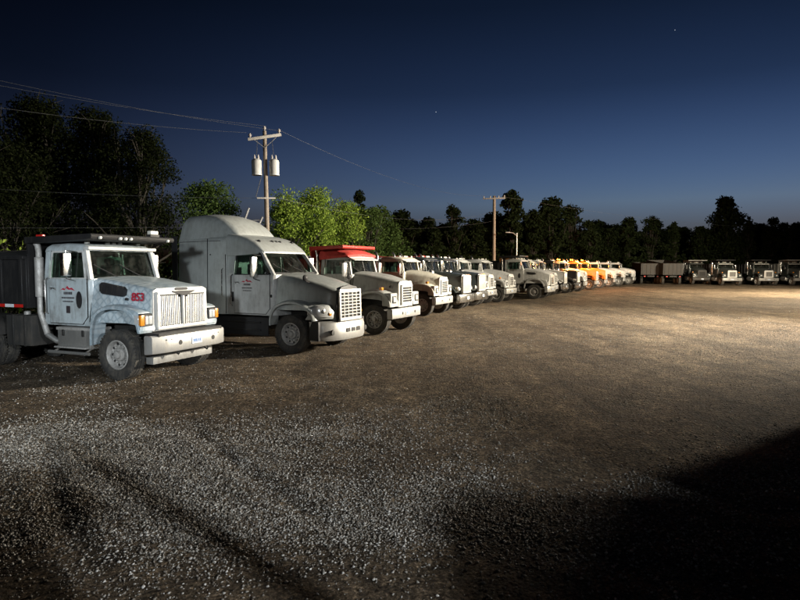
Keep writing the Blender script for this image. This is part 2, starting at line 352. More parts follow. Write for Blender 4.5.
def cab(t, c, detail=True):
    """c: xr, xf, xt, zf, zb, zt, zr, wb, wt, bow, split, visor"""
    xr, xf, xt, zf, zb, zt, zr, wb, wt = (c[k] for k in ('xr', 'xf', 'xt', 'zf', 'zb', 'zt', 'zr', 'wb', 'wt'))
    bow = c.get('bow', 0.03)
    # lower shell
    rear = c.get('rear_x', xr)
    lo = MB()
    rings = []
    for x, w in ((rear, wb), (xf-0.25, wb), (xf-0.06, wb-0.02), (xf, wb-0.10)):
        rings.append([(x, -w+0.03, zf), (x, -w, zf+0.10), (x, -w, zb-0.06), (x, -w+0.02, zb), (x, w-0.02, zb), (x, w, zb-0.06), (x, w, zf+0.10), (x, w-0.03, zf)])
    lo.loft(rings); lo.build('cab_body', 'paint_white', t, 0.012)
    # roof
    rr = c.get('roof')
    if rr is None:
        h = zr - zt
        rr = [(xr-0.02, wt, zt, zr-0.04, min(0.16, h*0.95)), (xr+0.12, wt+0.02, zt, zr, min(0.16, h*0.95)), ((xr+xt)/2, wt+0.02, zt, zr+0.01, min(0.16, h*0.95)), (xt-0.10, wt+0.01, zt, zr-0.02, min(0.14, h*0.9)), (xt+0.06, wt-0.03, zt, zt+0.06, 0.05)]
    m = MB(); rings = [section(x, w, w, z0, z1, r, 0.02) for x, w, z0, z1, r in rr]
    m.loft(rings); m.build('roof', c.get('roof_mat', 'paint_white'), t)
    # pillars and rear wall
    for s in (-1, 1):
        MB().bar((xf-0.05, s*(wb-0.07), zb-0.03), (xt, s*(wt-0.05), zt+0.02), 0.08, 0.10).build('windshield_pillar', 'paint_white', t, 0.015)
        MB().bar((xr+0.06, s*(wb-0.045), zb-0.03), (xr+0.06, s*(wt-0.04), zt+0.02), 0.07, 0.14, (1, 0, 0)).build('rear_pillar', 'paint_white', t, 0.012)
    if c.get('sleeper'):
        for s in (-1, 1): MB().add([(-2.33, s*(wb-0.01), zb-0.05), (-2.04, s*(wb-0.01), zb-0.05), (-2.04, s*(wt+0.02), zt+0.02), (-2.33, s*(wt+0.02), zt+0.02), (-2.33, s*(wb-0.05), zb-0.05), (-2.04, s*(wb-0.05), zb-0.05), (-2.04, s*(wt-0.02), zt+0.02), (-2.33, s*(wt-0.02), zt+0.02)], [(0,1,2,3),(7,6,5,4),(0,4,5,1),(1,5,6,2),(2,6,7,3),(3,7,4,0)]).build('quarter_panel', 'paint_silver', t)
    if not c.get('sleeper'):
        m = MB(); m.span(xr, xr+0.04, -wb+0.1, wb-0.1, zb-0.02, zb+0.12); m.span(xr, xr+0.04, -wt+0.08, wt-0.08, zt-0.10, zt+0.03)
        m.span(xr, xr+0.04, -wb+0.1, -0.42, zb+0.12, zt-0.10); m.span(xr, xr+0.04, 0.42, wb-0.1, zb+0.12, zt-0.10); m.build('rear_wall', 'paint_white', t)
        MB().span(xr+0.012, xr+0.02, -0.42, 0.42, zb+0.12, zt-0.10).build('rear_window', 'glass', t)
    # windshield
    def ws(y0, y1, k=8):
        m = MB(); v = []; f = []
        for i in range(k+1):
            y = y0 + (y1-y0)*i/k
            for zz, xx, w in ((zb-0.01, xf-0.02, wb-0.10), (zt+0.01, xt+0.015, wt-0.08)):
                yy = y*w; v.append((xx + bow*(1-y*y) - bow, yy, zz))
        k2 = len(v)
        v += [(x-0.008, y, z) for x, y, z in v]
        for i in range(k): f.append((2*i, 2*i+2, 2*i+3, 2*i+1)); f.append((k2+2*i, k2+2*i+1, k2+2*i+3, k2+2*i+2))
        m.add(v, f); return m
    if c.get('split'):
        ws(-1, -0.02).build('windshield_pane', 'glass', t); ws(0.02, 1).build('windshield_pane', 'glass', t)
        MB().bar((xf-0.01, 0, zb), (xt+0.02, 0, zt), 0.04, 0.03, (1, 0, 0)).build('windshield_divider', 'plastic_dark', t)
    else: ws(-1, 1, 14).build('windshield_pane', 'glass', t)
    # wipers
    for yy in (-0.45, 0.25):
        MB().tube([(xf+0.02, yy+0.15, zb+0.02), ((xf+xt)/2+0.05, yy-0.25, zb+0.22), ((xf+xt)/2+0.02, yy-0.4, (zb+zt)/2)], 0.012, 5).build('wiper', 'plastic_dark', t)
    # doors
    x0, x1 = c['door']; 
    for s in (-1, 1):
        d = MB(); zd = zf + c.get('door_lift', 0.05)
        slope = (zd + 0.0)
        poly = [(x0, zd), (x1-0.14, zd), (x1, zd+0.16), (x1, zb-0.005), (x0, zb-0.005)]
        d.prism(poly, s*(wb-0.01), s*(wb+0.016)); do = d.build('door', 'paint_white', t, 0.008, 1)
        MB().prism([(x0-0.012, zd-0.012), (x1-0.138, zd-0.012), (x1+0.012, zd+0.155), (x1+0.012, zb-0.004), (x0-0.012, zb-0.004)], s*(wb-0.02), s*(wb+0.005)).build('door_gap_shade', 'frame_black', do)  # dark backing panel drawn as the shadow gap round the door
        # window frame and pane
        xtop = x1 - (xf - xt) * 0.75
        def inner(x, z): return (x, s*(wb + (wt-wb)*(z-zb)/(zt-zb) - 0.005), z)
        p = [inner(x0+0.03, zb-0.01), inner(x0+0.03, zt-0.02), inner(xtop, zt-0.02), inner(x1-0.03, zb-0.01)]
        fr = MB()
        for i in range(4): fr.bar(p[i], p[(i+1) % 4], 0.035, 0.05)
        fr.build('window_frame', c.get('frame_mat', 'paint_white'), do, 0.006, 1)
        pv = [Vector(q) for q in p]; off = Vector((0, -s*0.006, 0))
        MB().add([*pv, *[q+off for q in pv]], [(0,1,2,3),(4,7,6,5)]).build('window_pane', 'glass', do)
        if c.get('vent', True):
            xm = x0 + (x1-x0)*0.72; MB().bar(inner(xm, zb), inner(xm, zt-0.02), 0.02, 0.025).build('vent_divider', 'plastic_dark', do)
        h = MB().tube([(x0+0.07, s*(wb+0.02), zb-0.26), (x0+0.07, s*(wb+0.05), zb-0.22), (x0+0.20, s*(wb+0.05), zb-0.22), (x0+0.20, s*(wb+0.02), zb-0.26)], 0.012, 6)
        h.build('handle', 'chrome', do)
        if c.get('dark_slot'):
            MB().prism([(a*0.09 + x1-0.22, b*0.19 + zb-0.47) for a, b in [(math.cos(q*math.pi/8), math.sin(q*math.pi/8)) for q in range(16)]], s*(wb+0.0165), s*(wb+0.022)).build('door_peep_window', 'plastic_dark', do)
        # grab handle behind the door
        MB().tube([(x0-0.07, s*(wb+0.0), zf+0.25), (x0-0.07, s*(wb+0.07), zf+0.3), (x0-0.07, s*(wb+0.07), zb-0.05), (x0-0.07, s*(wb+0.0), zb)], 0.016, 6).build('grab_handle', 'chrome', t)
        # mirror
        my = s*(wb+c.get('mirror_out', 0.30)); mx = c.get('mirror_x', x1-0.03); z0, z1 = c.get('mirror_z', (zb+0.02, zt+0.02))
        mo = MB().span(mx-0.06, mx+0.05, my-0.105, my+0.105, z0, z1).build('mirror', c.get('mirror_mat', 'chrome'), t, 0.025)
        MB().span(mx-0.066, mx-0.061, my-0.085, my+0.085, z0+0.03, z1-0.03).build('mirror_glass', 'mirror_face', mo)
        a = MB(); a.tube([(mx+0.02, s*(wb-0.06), z1+0.03), (mx, my, z1+0.05), (mx, my, z1-0.02), (mx, my, z0+0.02), (mx, my, z0-0.05), (mx+0.04, s*(wb-0.02), z0-0.12)], 0.013, 6)
        a.build('mirror_bracket', c.get('bracket_mat', 'chrome'), mo)
    # interior
    m = MB().span(xf-0.42, xf-0.10, -wb+0.12, wb-0.12, zb-0.02, zb+0.06); m.build('dashboard', 'interior', t, 0.02)
    for yy in (0.45, -0.45):
        m = MB().span(xr+0.30, xr+0.44, yy-0.24, yy+0.24, zb-0.05, zb+0.30); m.span(xr+0.30, xr+0.40, yy-0.13, yy+0.13, zb+0.30, zb+0.45)
        m.build('seat_back', c.get('seat_mat', 'interior'), t, 0.04)
    tor = MB(); tor.tube([(xf-0.50 + 0.10*math.sin(a), 0.45 + 0.22*math.cos(a), zb+0.10 + 0.18*math.sin(a)) for a in [2*math.pi*k/18 for k in range(19)]], 0.014, 6)
    tor.build('steering_wheel', 'interior', t)
    # sun visor
    if c.get('visor'):
        m = MB(); yv = wt - 0.02
        m.add([(xt+0.02, -yv, zt+0.06), (xt+0.02, yv, zt+0.06), (xt+0.26, yv-0.02, zt-0.03), (xt+0.26, -yv+0.02, zt-0.03), (xt+0.02, -yv, zt+0.04), (xt+0.02, yv, zt+0.04), (xt+0.25, yv-0.02, zt-0.06), (xt+0.25, -yv+0.02, zt-0.06)],
              [(0,1,2,3),(7,6,5,4),(0,3,7,4),(1,5,6,2),(2,6,7,3),(0,4,5,1)])
        m.build('sun_visor', c.get('visor_mat', 'trim_white'), t, 0.008, 1)
    mz = c.get('marker_z', zr+0.02); mxx = c.get('marker_x', xt-0.20)
    for yy in (-0.75, -0.18, 0, 0.18, 0.75):
        yy = yy*wt
        MB().lathe([(-0.015, 0.06), (0.03, 0.055), (0.055, 0.03), (0.06, 0.005)], (mxx, yy, mz), 'z', 10).build('marker_light', c.get('marker_mat', 'lens_white'), t)

def grille(t, kind, x, hw, z0, z1, rake=0.0, detail=True, mats=('chrome', 'plastic_dark', 'paint_white')):
    """a framed grille in the plane x (raked back by `rake` at the top)"""
    bar_m, dark_m, rim_m = mats
    def px(z): return x - rake * (z - z0) / (z1 - z0)
    g = MB(); th = 0.05
    for a, b in (((px(z0), -hw, z0), (px(z1), -hw, z1)), ((px(z0), hw, z0), (px(z1), hw, z1))): g.bar(a, b, 0.06, 0.07)
    g.span(px(z1)-0.03, px(z1)+0.035, -hw-0.03, hw+0.03, z1-0.035, z1+0.035); g.span(px(z0)-0.03, px(z0)+0.035, -hw-0.03, hw+0.03, z0-0.035, z0+0.035)
    go = g.build('grille', rim_m, t, 0.012)
    MB().add([(px(z0)-0.022, -hw, z0), (px(z0)-0.022, hw, z0), (px(z1)-0.022, hw, z1), (px(z1)-0.022, -hw, z1)], [(0, 1, 2, 3)]).build('grille_mesh', dark_m, go)
    bars = []
    if kind == 'split':      # two banks of upright bars
        k = 11
        for s in (-1, 1):
            for i in range(k):
                y = s*(0.075 + (hw-0.10)*(i+0.4)/k)
                top = z1-0.05 - (0.045 if i < 1 else 0)
                bars.append(((px(z0)+0.01, y, z0+0.045), (px(top)+0.01, y + s*0.015, top), 0.030, 0.03))
        MB().bar((px(z0)+0.015, 0, z0), (px(z1)+0.015, 0, z1), 0.07, 0.05).build('grille_divider', bar_m, go, 0.01)
    elif kind == 'upright':
        k = 15
        for i in range(k):
            y = -hw + 2*hw*(i+0.5)/k; bars.append(((px(z0)+0.005, y, z0), (px(z1)+0.005, y, z1), 0.028, 0.04))
    elif kind == 'level':
        k = 7
        for i in range(k):
            z = z0 + (z1-z0)*(i+0.5)/k; bars.append(((px(z)+0.005, -hw, z), (px(z)+0.005, hw, z), 0.04, 0.026))
    elif kind == 'grid':
        k = 9
        for i in range(k):
            z = z0 + (z1-z0)*(i+0.5)/k; bars.append(((px(z)+0.005, -hw, z), (px(z)+0.005, hw, z), 0.04, 0.026))
        for i in range(1, 5):
            y = -hw + 2*hw*i/5; bars.append(((px(z0)+0.01, y, z0), (px(z1)+0.01, y, z1), 0.018, 0.03))
    if detail:
        for a, b, w, h in bars: MB().bar(a, b, w, h).build('slat', bar_m, go, 0.005, 1)
    else:
        m = MB()
        for a, b, w, h in bars: m.bar(a, b, w, h)
        m.build('grille_bars', bar_m, go)
    return go

def bumper(t, x, hw, z0, z1, material='bumper_metal', sweep=0.14, plate=True, holes=True, plate_off=0.12):
    m = MB(); rings = []
    for y, dx in ((-hw, -sweep-0.10), (-hw+0.03, -sweep), (-hw+0.28, -0.02), (-hw+0.40, 0), (hw-0.40, 0), (hw-0.28, -0.02), (hw-0.03, -sweep), (hw, -sweep-0.10)):
        rings.append([(x+dx-0.06, y, z0), (x+dx, y, z0+0.02), (x+dx+0.012, y, z0+0.05), (x+dx+0.012, y, z1-0.05), (x+dx, y, z1-0.02), (x+dx-0.06, y, z1), (x+dx-0.075, y, z1-0.03), (x+dx-0.075, y, z0+0.03)])
    m.loft(rings); b = m.build('bumper', material, t, 0, smooth=30)
    if plate:
        p = MB().span(x+0.013, x+0.024, plate_off-0.16, plate_off+0.16, (z0+z1)/2-0.075, (z0+z1)/2+0.075).build('licence_plate', 'plate_white', b, 0.004, 1)
        mm = MB()
        for i, (yy, ww) in enumerate(((-0.10, 0.035), (-0.055, 0.03), (-0.01, 0.035), (0.05, 0.03), (0.10, 0.035))): mm.span(x+0.0245, x+0.027, plate_off+yy-ww/2, plate_off+yy+ww/2, (z0+z1)/2-0.035, (z0+z1)/2+0.030)
        tag(mm.build('plate_characters', 'decal_blue', p), kind='stuff')
    for yy in (-hw+0.34, -hw+0.48, hw-0.48, hw-0.34): MB().lathe([(0.010, 0.018), (0.020, 0.016), (0.024, 0.006)], (x, yy, z1-0.10), 'x', 8).build('bumper_bolt', 'rim_metal', b)
    for yy in (-0.45, 0.45): MB().tube([(x-0.10, yy, z0-0.02), (x-0.02, yy, z0-0.06), (x+0.01, yy, z0-0.02), (x-0.02, yy, z0+0.02)], 0.018, 6).build('tow_hook', 'frame_black', b)
    if holes:
        for yy in (-0.42, 0.62): MB().lathe([(0.010, 0.055), (0.020, 0.05), (0.021, 0.03)], (x, yy, (z0+z1)/2), 'x', 14).build('tow_hole', 'frame_black', b)
    return b

def stack(t, x, y, z0, z1, r=0.06, elbow=None, material='chrome'):
    m = MB(); pts = ([elbow] if elbow else []) + [(x, y, z0), (x, y, z0+0.3), (x, y, z1-0.25), (x-0.03, y, z1-0.12), (x-0.14, y, z1)]
    m.tube(pts, r, 10, cap=True); o = m.build('exhaust_stack', material, t)
    MB().lathe([(0, r+0.03), (0.9, r+0.03)], (x, y, z0+0.35), 'z', 14).build('heat_shield', material, o, 0.01, 1)
    return o

def dump_body(t, x1, x0, z0, z1, hw, material='body_black', tarp='tarp_black', canopy=None, ribs=True, canopy_z=None):
    th = 0.05
    m = MB(); m.span(x0, x1, -hw, hw, z0, z0+th)
    bo = m.build('dump_bed_floor', material, t, 0.01, 1)
    for s in (-1, 1):
        w = MB().prism([(x0, z0+0.02), (x1, z0+0.02), (x1, z1), (x0, z1-0.1)], s*(hw-th), s*hw).build('dump_bed_side', material, t, 0.01, 1)
        k = 7
        for i in range(k):
            x = x0 + 0.12 + (x1-x0-0.24)*i/(k-1)
            MB().span(x-0.045, x+0.045, s*hw, s*(hw+0.06), z0+0.02, z1-0.06-0.06*(1-i/(k-1))).build('bed_rib', material, w, 0.01, 1)
        MB().span(x0, x1, s*(hw-0.02), s*(hw+0.075), z1-0.07, z1+0.01).build('top_rail', material, w, 0.01, 1)
    MB().span(x1-th, x1+0.0, -hw+th, hw-th, z0+0.03, z1+0.05).build('headboard', material, t, 0.01, 1)
    MB().span(x0-0.03, x0+th-0.03, -hw+th, hw-th, z0+0.02, z1-0.12).build('tailgate', material, t, 0.01, 1)
    # rolled tarp over the load
    if tarp:
        rings = []
        for i in range(9):
            x = x0+0.1 + (x1-x0-0.2)*i/8; sag = 0.04*math.sin(i*2.2)
            rings.append([(x, -hw+0.02, z1-0.06), (x, -hw*0.55, z1+0.10+sag), (x, 0, z1+0.15-sag), (x, hw*0.55, z1+0.09+sag), (x, hw-0.02, z1-0.06), (x, 0, z1-0.02)])
        MB().loft(rings).build('tarp', tarp, t)
    if canopy:
        zc = canopy_z or z1+0.1
        m = MB(); m.prism([(x1-0.06, zc-0.10), (canopy, zc-0.02), (canopy+0.02, zc+0.04), (canopy, zc+0.09), (x1-0.06, zc+0.05)], -hw+0.02, hw-0.02)
        c = m.build('cab_protector', material, t, 0.012)
        MB().span(x1-0.05, x1+0.01, -hw+0.06, hw-0.06, z1-0.1, zc-0.05).build('protector_upright', material, c)
    return bo

def tank(t, x0, x1, y, z, r, name='fuel_tank', material='aluminium'):
    m = MB(); m.lathe([(x0, r*0.85), (x0+0.03, r), (x1-0.03, r), (x1, r*0.85)], (0, y, z), 'x', 22); o = m.build(name, material, t)
    for x in (x0+0.18, x1-0.18): MB().lathe([(x-0.03, r+0.008), (x+0.03, r+0.008)], (0, y, z), 'x', 22).build('tank_strap', 'frame_black', o)
    return o
def steps(t, x0, x1, y, zs, material='aluminium'):
    for z in zs: MB().span(x0, x1, y-0.11, y+0.11, z-0.03, z+0.02).build('step', material, t, 0.01, 1)

def emblem(t, x, y, z, side, s=1.0, c1='decal_red', c2='decal_dark'):
    """door mark: a low red peaked swoosh over rows of too-small-to-read lettering"""
    e = empty_mesh = None
    m = MB(); pts = [(-0.20, 0.00), (-0.12, 0.045), (-0.06, 0.03), (0.0, 0.09), (0.05, 0.045), (0.12, 0.055), (0.20, 0.0), (0.10, 0.02), (0.03, 0.015), (-0.03, 0.05), (-0.08, 0.005), (-0.14, 0.018)]
    m.prism([(x + a*s, z + b*s) for a, b in pts], y, y + side*0.004)
    lo = m.build('door_emblem', c1, t)
    m = MB(); rnd = random.Random(4)
    for row, (hw, zz, hh) in enumerate(((0.10, -0.05, 0.05), (0.16, -0.14, 0.030), (0.13, -0.21, 0.024))):
        a = -hw
        while a < hw:
            w = rnd.uniform(0.012, 0.03)
            m.span(x + a*s, x + (a+w)*s, y, y + side*0.004, z + (zz-hh/2)*s, z + (zz+hh/2)*s); a += w + 0.010
    tag(m.build('door_small_print', c2, lo), kind='stuff')

# ------------------------------------------------------------------ truck kinds
def truck_853():
    t = empty('dump_truck')
    chassis(t, 0.88, 4.25, True)
    # hood
    m = MB(); m.loft([section(-0.92, 1.02, 0.93, 1.18, 2.14, 0.16, 0.03), section(-0.5, 0.99, 0.91, 1.18, 2.10, 0.15, 0.04), section(0.05, 0.94, 0.88, 1.18, 2.02, 0.13, 0.045), section(0.50, 0.90, 0.85, 1.12, 1.95, 0.11, 0.04), section(0.66, 0.89, 0.84, 1.06, 1.91, 0.10, 0.03)])
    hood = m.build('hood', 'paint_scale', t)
    MB().loft([section(-0.935, 1.026, 0.936, 1.18, 2.146, 0.16, 0.03), section(-0.915, 1.026, 0.936, 1.18, 2.146, 0.16, 0.03)]).build('hood_seam', 'frame_black', t)
    MB().prism([(-0.85, 1.02), (0.85, 1.02), (0.82, 1.88), (0.70, 1.93), (-0.70, 1.93), (-0.82, 1.88)], 0.64, 0.685, 'yz').build('grille_surround', 'paint_white', t, 0.012)
    grille(t, 'split', 0.715, 0.72, 1.08, 1.82, 0.0, True, ('grille_bright', 'grille_dark', 'grille_bright'))
    MB().prism([(-0.16, 1.87), (0.16, 1.87), (0.20, 1.895), (0.16, 1.925), (-0.16, 1.925), (-0.20, 1.895)], 0.686, 0.705, 'yz').build('hood_badge', 'plastic_dark', t)
    MB().prism([(-0.34, 1.84), (-0.12, 1.78), (0, 1.74), (0.12, 1.78), (0.34, 1.84), (0.34, 1.858), (-0.34, 1.858)], 0.755, 0.775, 'yz').build('grille_crest', 'plastic_dark', t)
    for s in (-1, 1):
        # fender
        p = smooth_path([(-0.74, 0.70), (-0.72, 1.05), (-0.60, 1.36), (-0.30, 1.52), (0.15, 1.53), (0.42, 1.44), (0.60, 1.24), (0.66, 1.05)], 3)[::-1]
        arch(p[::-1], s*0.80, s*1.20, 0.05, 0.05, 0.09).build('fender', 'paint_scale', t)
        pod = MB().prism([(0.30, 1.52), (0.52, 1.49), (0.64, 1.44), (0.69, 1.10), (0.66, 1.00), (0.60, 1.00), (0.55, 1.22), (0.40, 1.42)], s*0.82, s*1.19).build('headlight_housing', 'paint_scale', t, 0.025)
        # headlight: recessed dark bezel, lamps, amber signal
        hl = MB().prism([(0.7095, 1.155), (0.6995, 1.405), (0.63, 1.42), (0.62, 1.13)], s*0.87, s*1.18).build('headlight', 'plastic_dark', t, 0.006, 1)
        for yy in (0.93, 1.03): MB().span(0.70, 0.725, s*yy-0.042, s*yy+0.042, 1.19, 1.36).build('headlight_lens', 'lens_clear', hl, 0.012)
        MB().span(0.66, 0.722, s*1.09, s*1.20, 1.17, 1.39).build('turn_signal', 'lens_amber', hl, 0.015)
        MB().span(0.54, 0.66, s*1.19, s*1.202, 1.20, 1.38).build('headlight_side_lens', 'lens_clear', hl, 0.004, 1)
        # side intake
        i0 = MB().prism([(-0.66, 2.00), (-0.60, 2.05), (0.00, 1.96), (0.06, 1.90), (0.04, 1.78), (-0.02, 1.75), (-0.58, 1.80), (-0.66, 1.86)], s*0.90, s*0.99).build('hood_intake', 'plastic_dark', t, 0.012)
        for k in range(4): MB().bar((-0.60+0.15*k, s*0.985, 1.82), (-0.56+0.15*k, s*0.995, 1.98), 0.02, 0.03).build('intake_vane', 'frame_black', i0)
        MB().tube([(0.1, s*0.95, 1.70), (0.1, s*0.99, 1.70)], 0.03, 8).build('hood_latch', 'frame_black', t)
    for s in (-1, 1):
        o = link('hood_number', text_mesh('853', 0.24, 'decal_red', 0.006), t, (0.36, s*0.915, 1.74), (R(83), 0, 0 if s < 0 else math.pi))
    cab(t, dict(xr=-2.30, xf=-0.88, xt=-1.10, zf=1.08, zb=2.13, zt=2.74, zr=2.90, wb=1.03, wt=0.96, bow=0.08, door=(-2.12, -0.98), visor=False, dark_slot=True, mirror_x=-1.32, mirror_z=(2.18, 2.68), mirror_out=0.22, seat_mat='interior', frame_mat='paint_white', marker_z=2.92))
    # pale header over the windshield
    MB().span(-1.14, -0.96, -0.97, 0.97, 2.755, 2.83).build('windshield_header', 'paint_white', t, 0.02)
    MB().span(-2.10, -2.04, 0.2, 0.9, 2.2, 2.62).build('hanging_jacket', 'interior_green', t, 0.02)
    MB().span(0.62, 0.98, -0.98, 0.98, 0.93, 1.0).build('bumper_step', 'frame_black', t)
    bumper(t, 1.02, 1.15, 0.57, 0.96, 'bumper_metal', 0.10, plate_off=0.08)
    MB().span(0.55, 0.75, -0.92, 0.92, 0.33, 0.48).build('lower_crossmember', 'body_grey', t, 0.02)
    emblem(t, -1.55, -1.0475, 1.86, -1, 1.15); emblem(t, -1.55, 1.0475, 1.86, 1, 1.15)
    MB().span(-1.60, -1.48, -1.051, -1.0465, 1.36, 1.52).build('door_notice', 'decal_dark', t)
    # right-hand exhaust with elbow
    stack(t, -2.46, -1.02, 1.35, 2.98, 0.065, (-2.20, -1.06, 0.86), 'rim_metal')
    MB().tube([(-2.20, -1.06, 0.86), (-1.95, -1.02, 0.72), (-1.4, -0.8, 0.66)], 0.065, 10).build('exhaust_elbow', 'aluminium', t)
    MB().span(-1.86, -0.86, -1.08, -0.55, 0.58, 1.04).build('battery_box', 'aluminium', t, 0.02)
    MB().span(-1.88, -0.84, -1.10, -0.53, 0.985, 1.05).build('battery_lid', 'rim_metal', t, 0.012)
    for xx in (-1.66, -1.06): MB().span(xx-0.03, xx+0.03, -1.112, -1.082, 0.86, 1.0).build('lid_latch', 'frame_black', t, 0.006, 1)
    MB().span(-1.84, -0.88, -1.20, -1.085, 0.60, 0.635).build('step_tread', 'rim_metal', t, 0.008, 1)
    for xx in (-3.2, -2.8): MB().span(xx-0.03, xx+0.03, -1.182, -0.60, 0.57, 1.292).build('tank_strap', 'frame_black', t, 0.006, 1)
    MB().lathe([(1.27, 0.07), (1.34, 0.07), (1.36, 0.05)], (-3.0, -0.95, 0), 'z', 14).build('filler_cap', 'rim_metal', t)
    MB().tube([(-2.62, -0.7, 1.2), (-2.5, -0.65, 1.5), (-2.45, -0.5, 1.9), (-2.4, -0.4, 2.1)], 0.03, 6).build('hydraulic_hose', 'rubber', t)
    MB().tube([(-2.05, -1.16, 0.50), (-0.80, -1.16, 0.50)], 0.035, 8).build('step_rail', 'aluminium', t)
    for xx in (-1.9, -0.95): MB().bar((xx, -1.16, 0.5), (xx, -0.9, 0.62), 0.03, 0.03).build('step_bracket', 'aluminium', t)
    MB().span(-3.42, -2.58, -1.17, -0.62, 0.58, 1.28).build('hydraulic_tank', 'body_dim', t, 0.03)
    tank(t, -2.4, -1.0, 0.86, 0.78, 0.30)
    # bed
    dump_body(t, -2.62, -6.9, 1.45, 2.62, 1.22, 'body_black', 'tarp_black', canopy=-0.62, canopy_z=3.00)
    for s in (-1, 1):
        for k in range(9):
            MB().span(-2.66-0.30*k, -2.66-0.30*(k+1), s*1.285, s*1.291, 1.47, 1.54).build('reflective_strip', 'lens_red' if k % 2 == 0 else 'plate_white', t)
        MB().span(-4.9, -4.4, s*1.20, s*1.15, 1.15, 1.4).build('bed_bracket', 'body_black', t)
        p = smooth_path([(-3.60, 0.80), (-3.66, 1.05), (-3.90, 1.20), (-4.30, 1.24)], 3)
        arch(p[::-1], s*0.62, s*1.24, 0.02, 0.02, 0.03).build('rear_mudguard', 'frame_black', t)
    for yy in (-0.98, -0.45, -0.30, -0.15, 0.98): MB().lathe([(-0.02, 0.035), (0.03, 0.035), (0.045, 0.02)], (-0.605, yy, 3.01), 'x', 8).build('marker_light', 'lens_white', t)
    b = MB().span(-0.80, -0.66, 0.50, 0.78, 3.095, 3.15).build('beacon', 'frame_black', t); MB().span(-0.79, -0.67, 0.52, 0.76, 3.15, 3.24).build('beacon_lens', 'lens_white', b, 0.02)
    MB().span(-2.35, -2.15, -1.16, -1.08, 3.055, 3.10).build('side_marker', 'lens_red', t, 0.01)
    return t

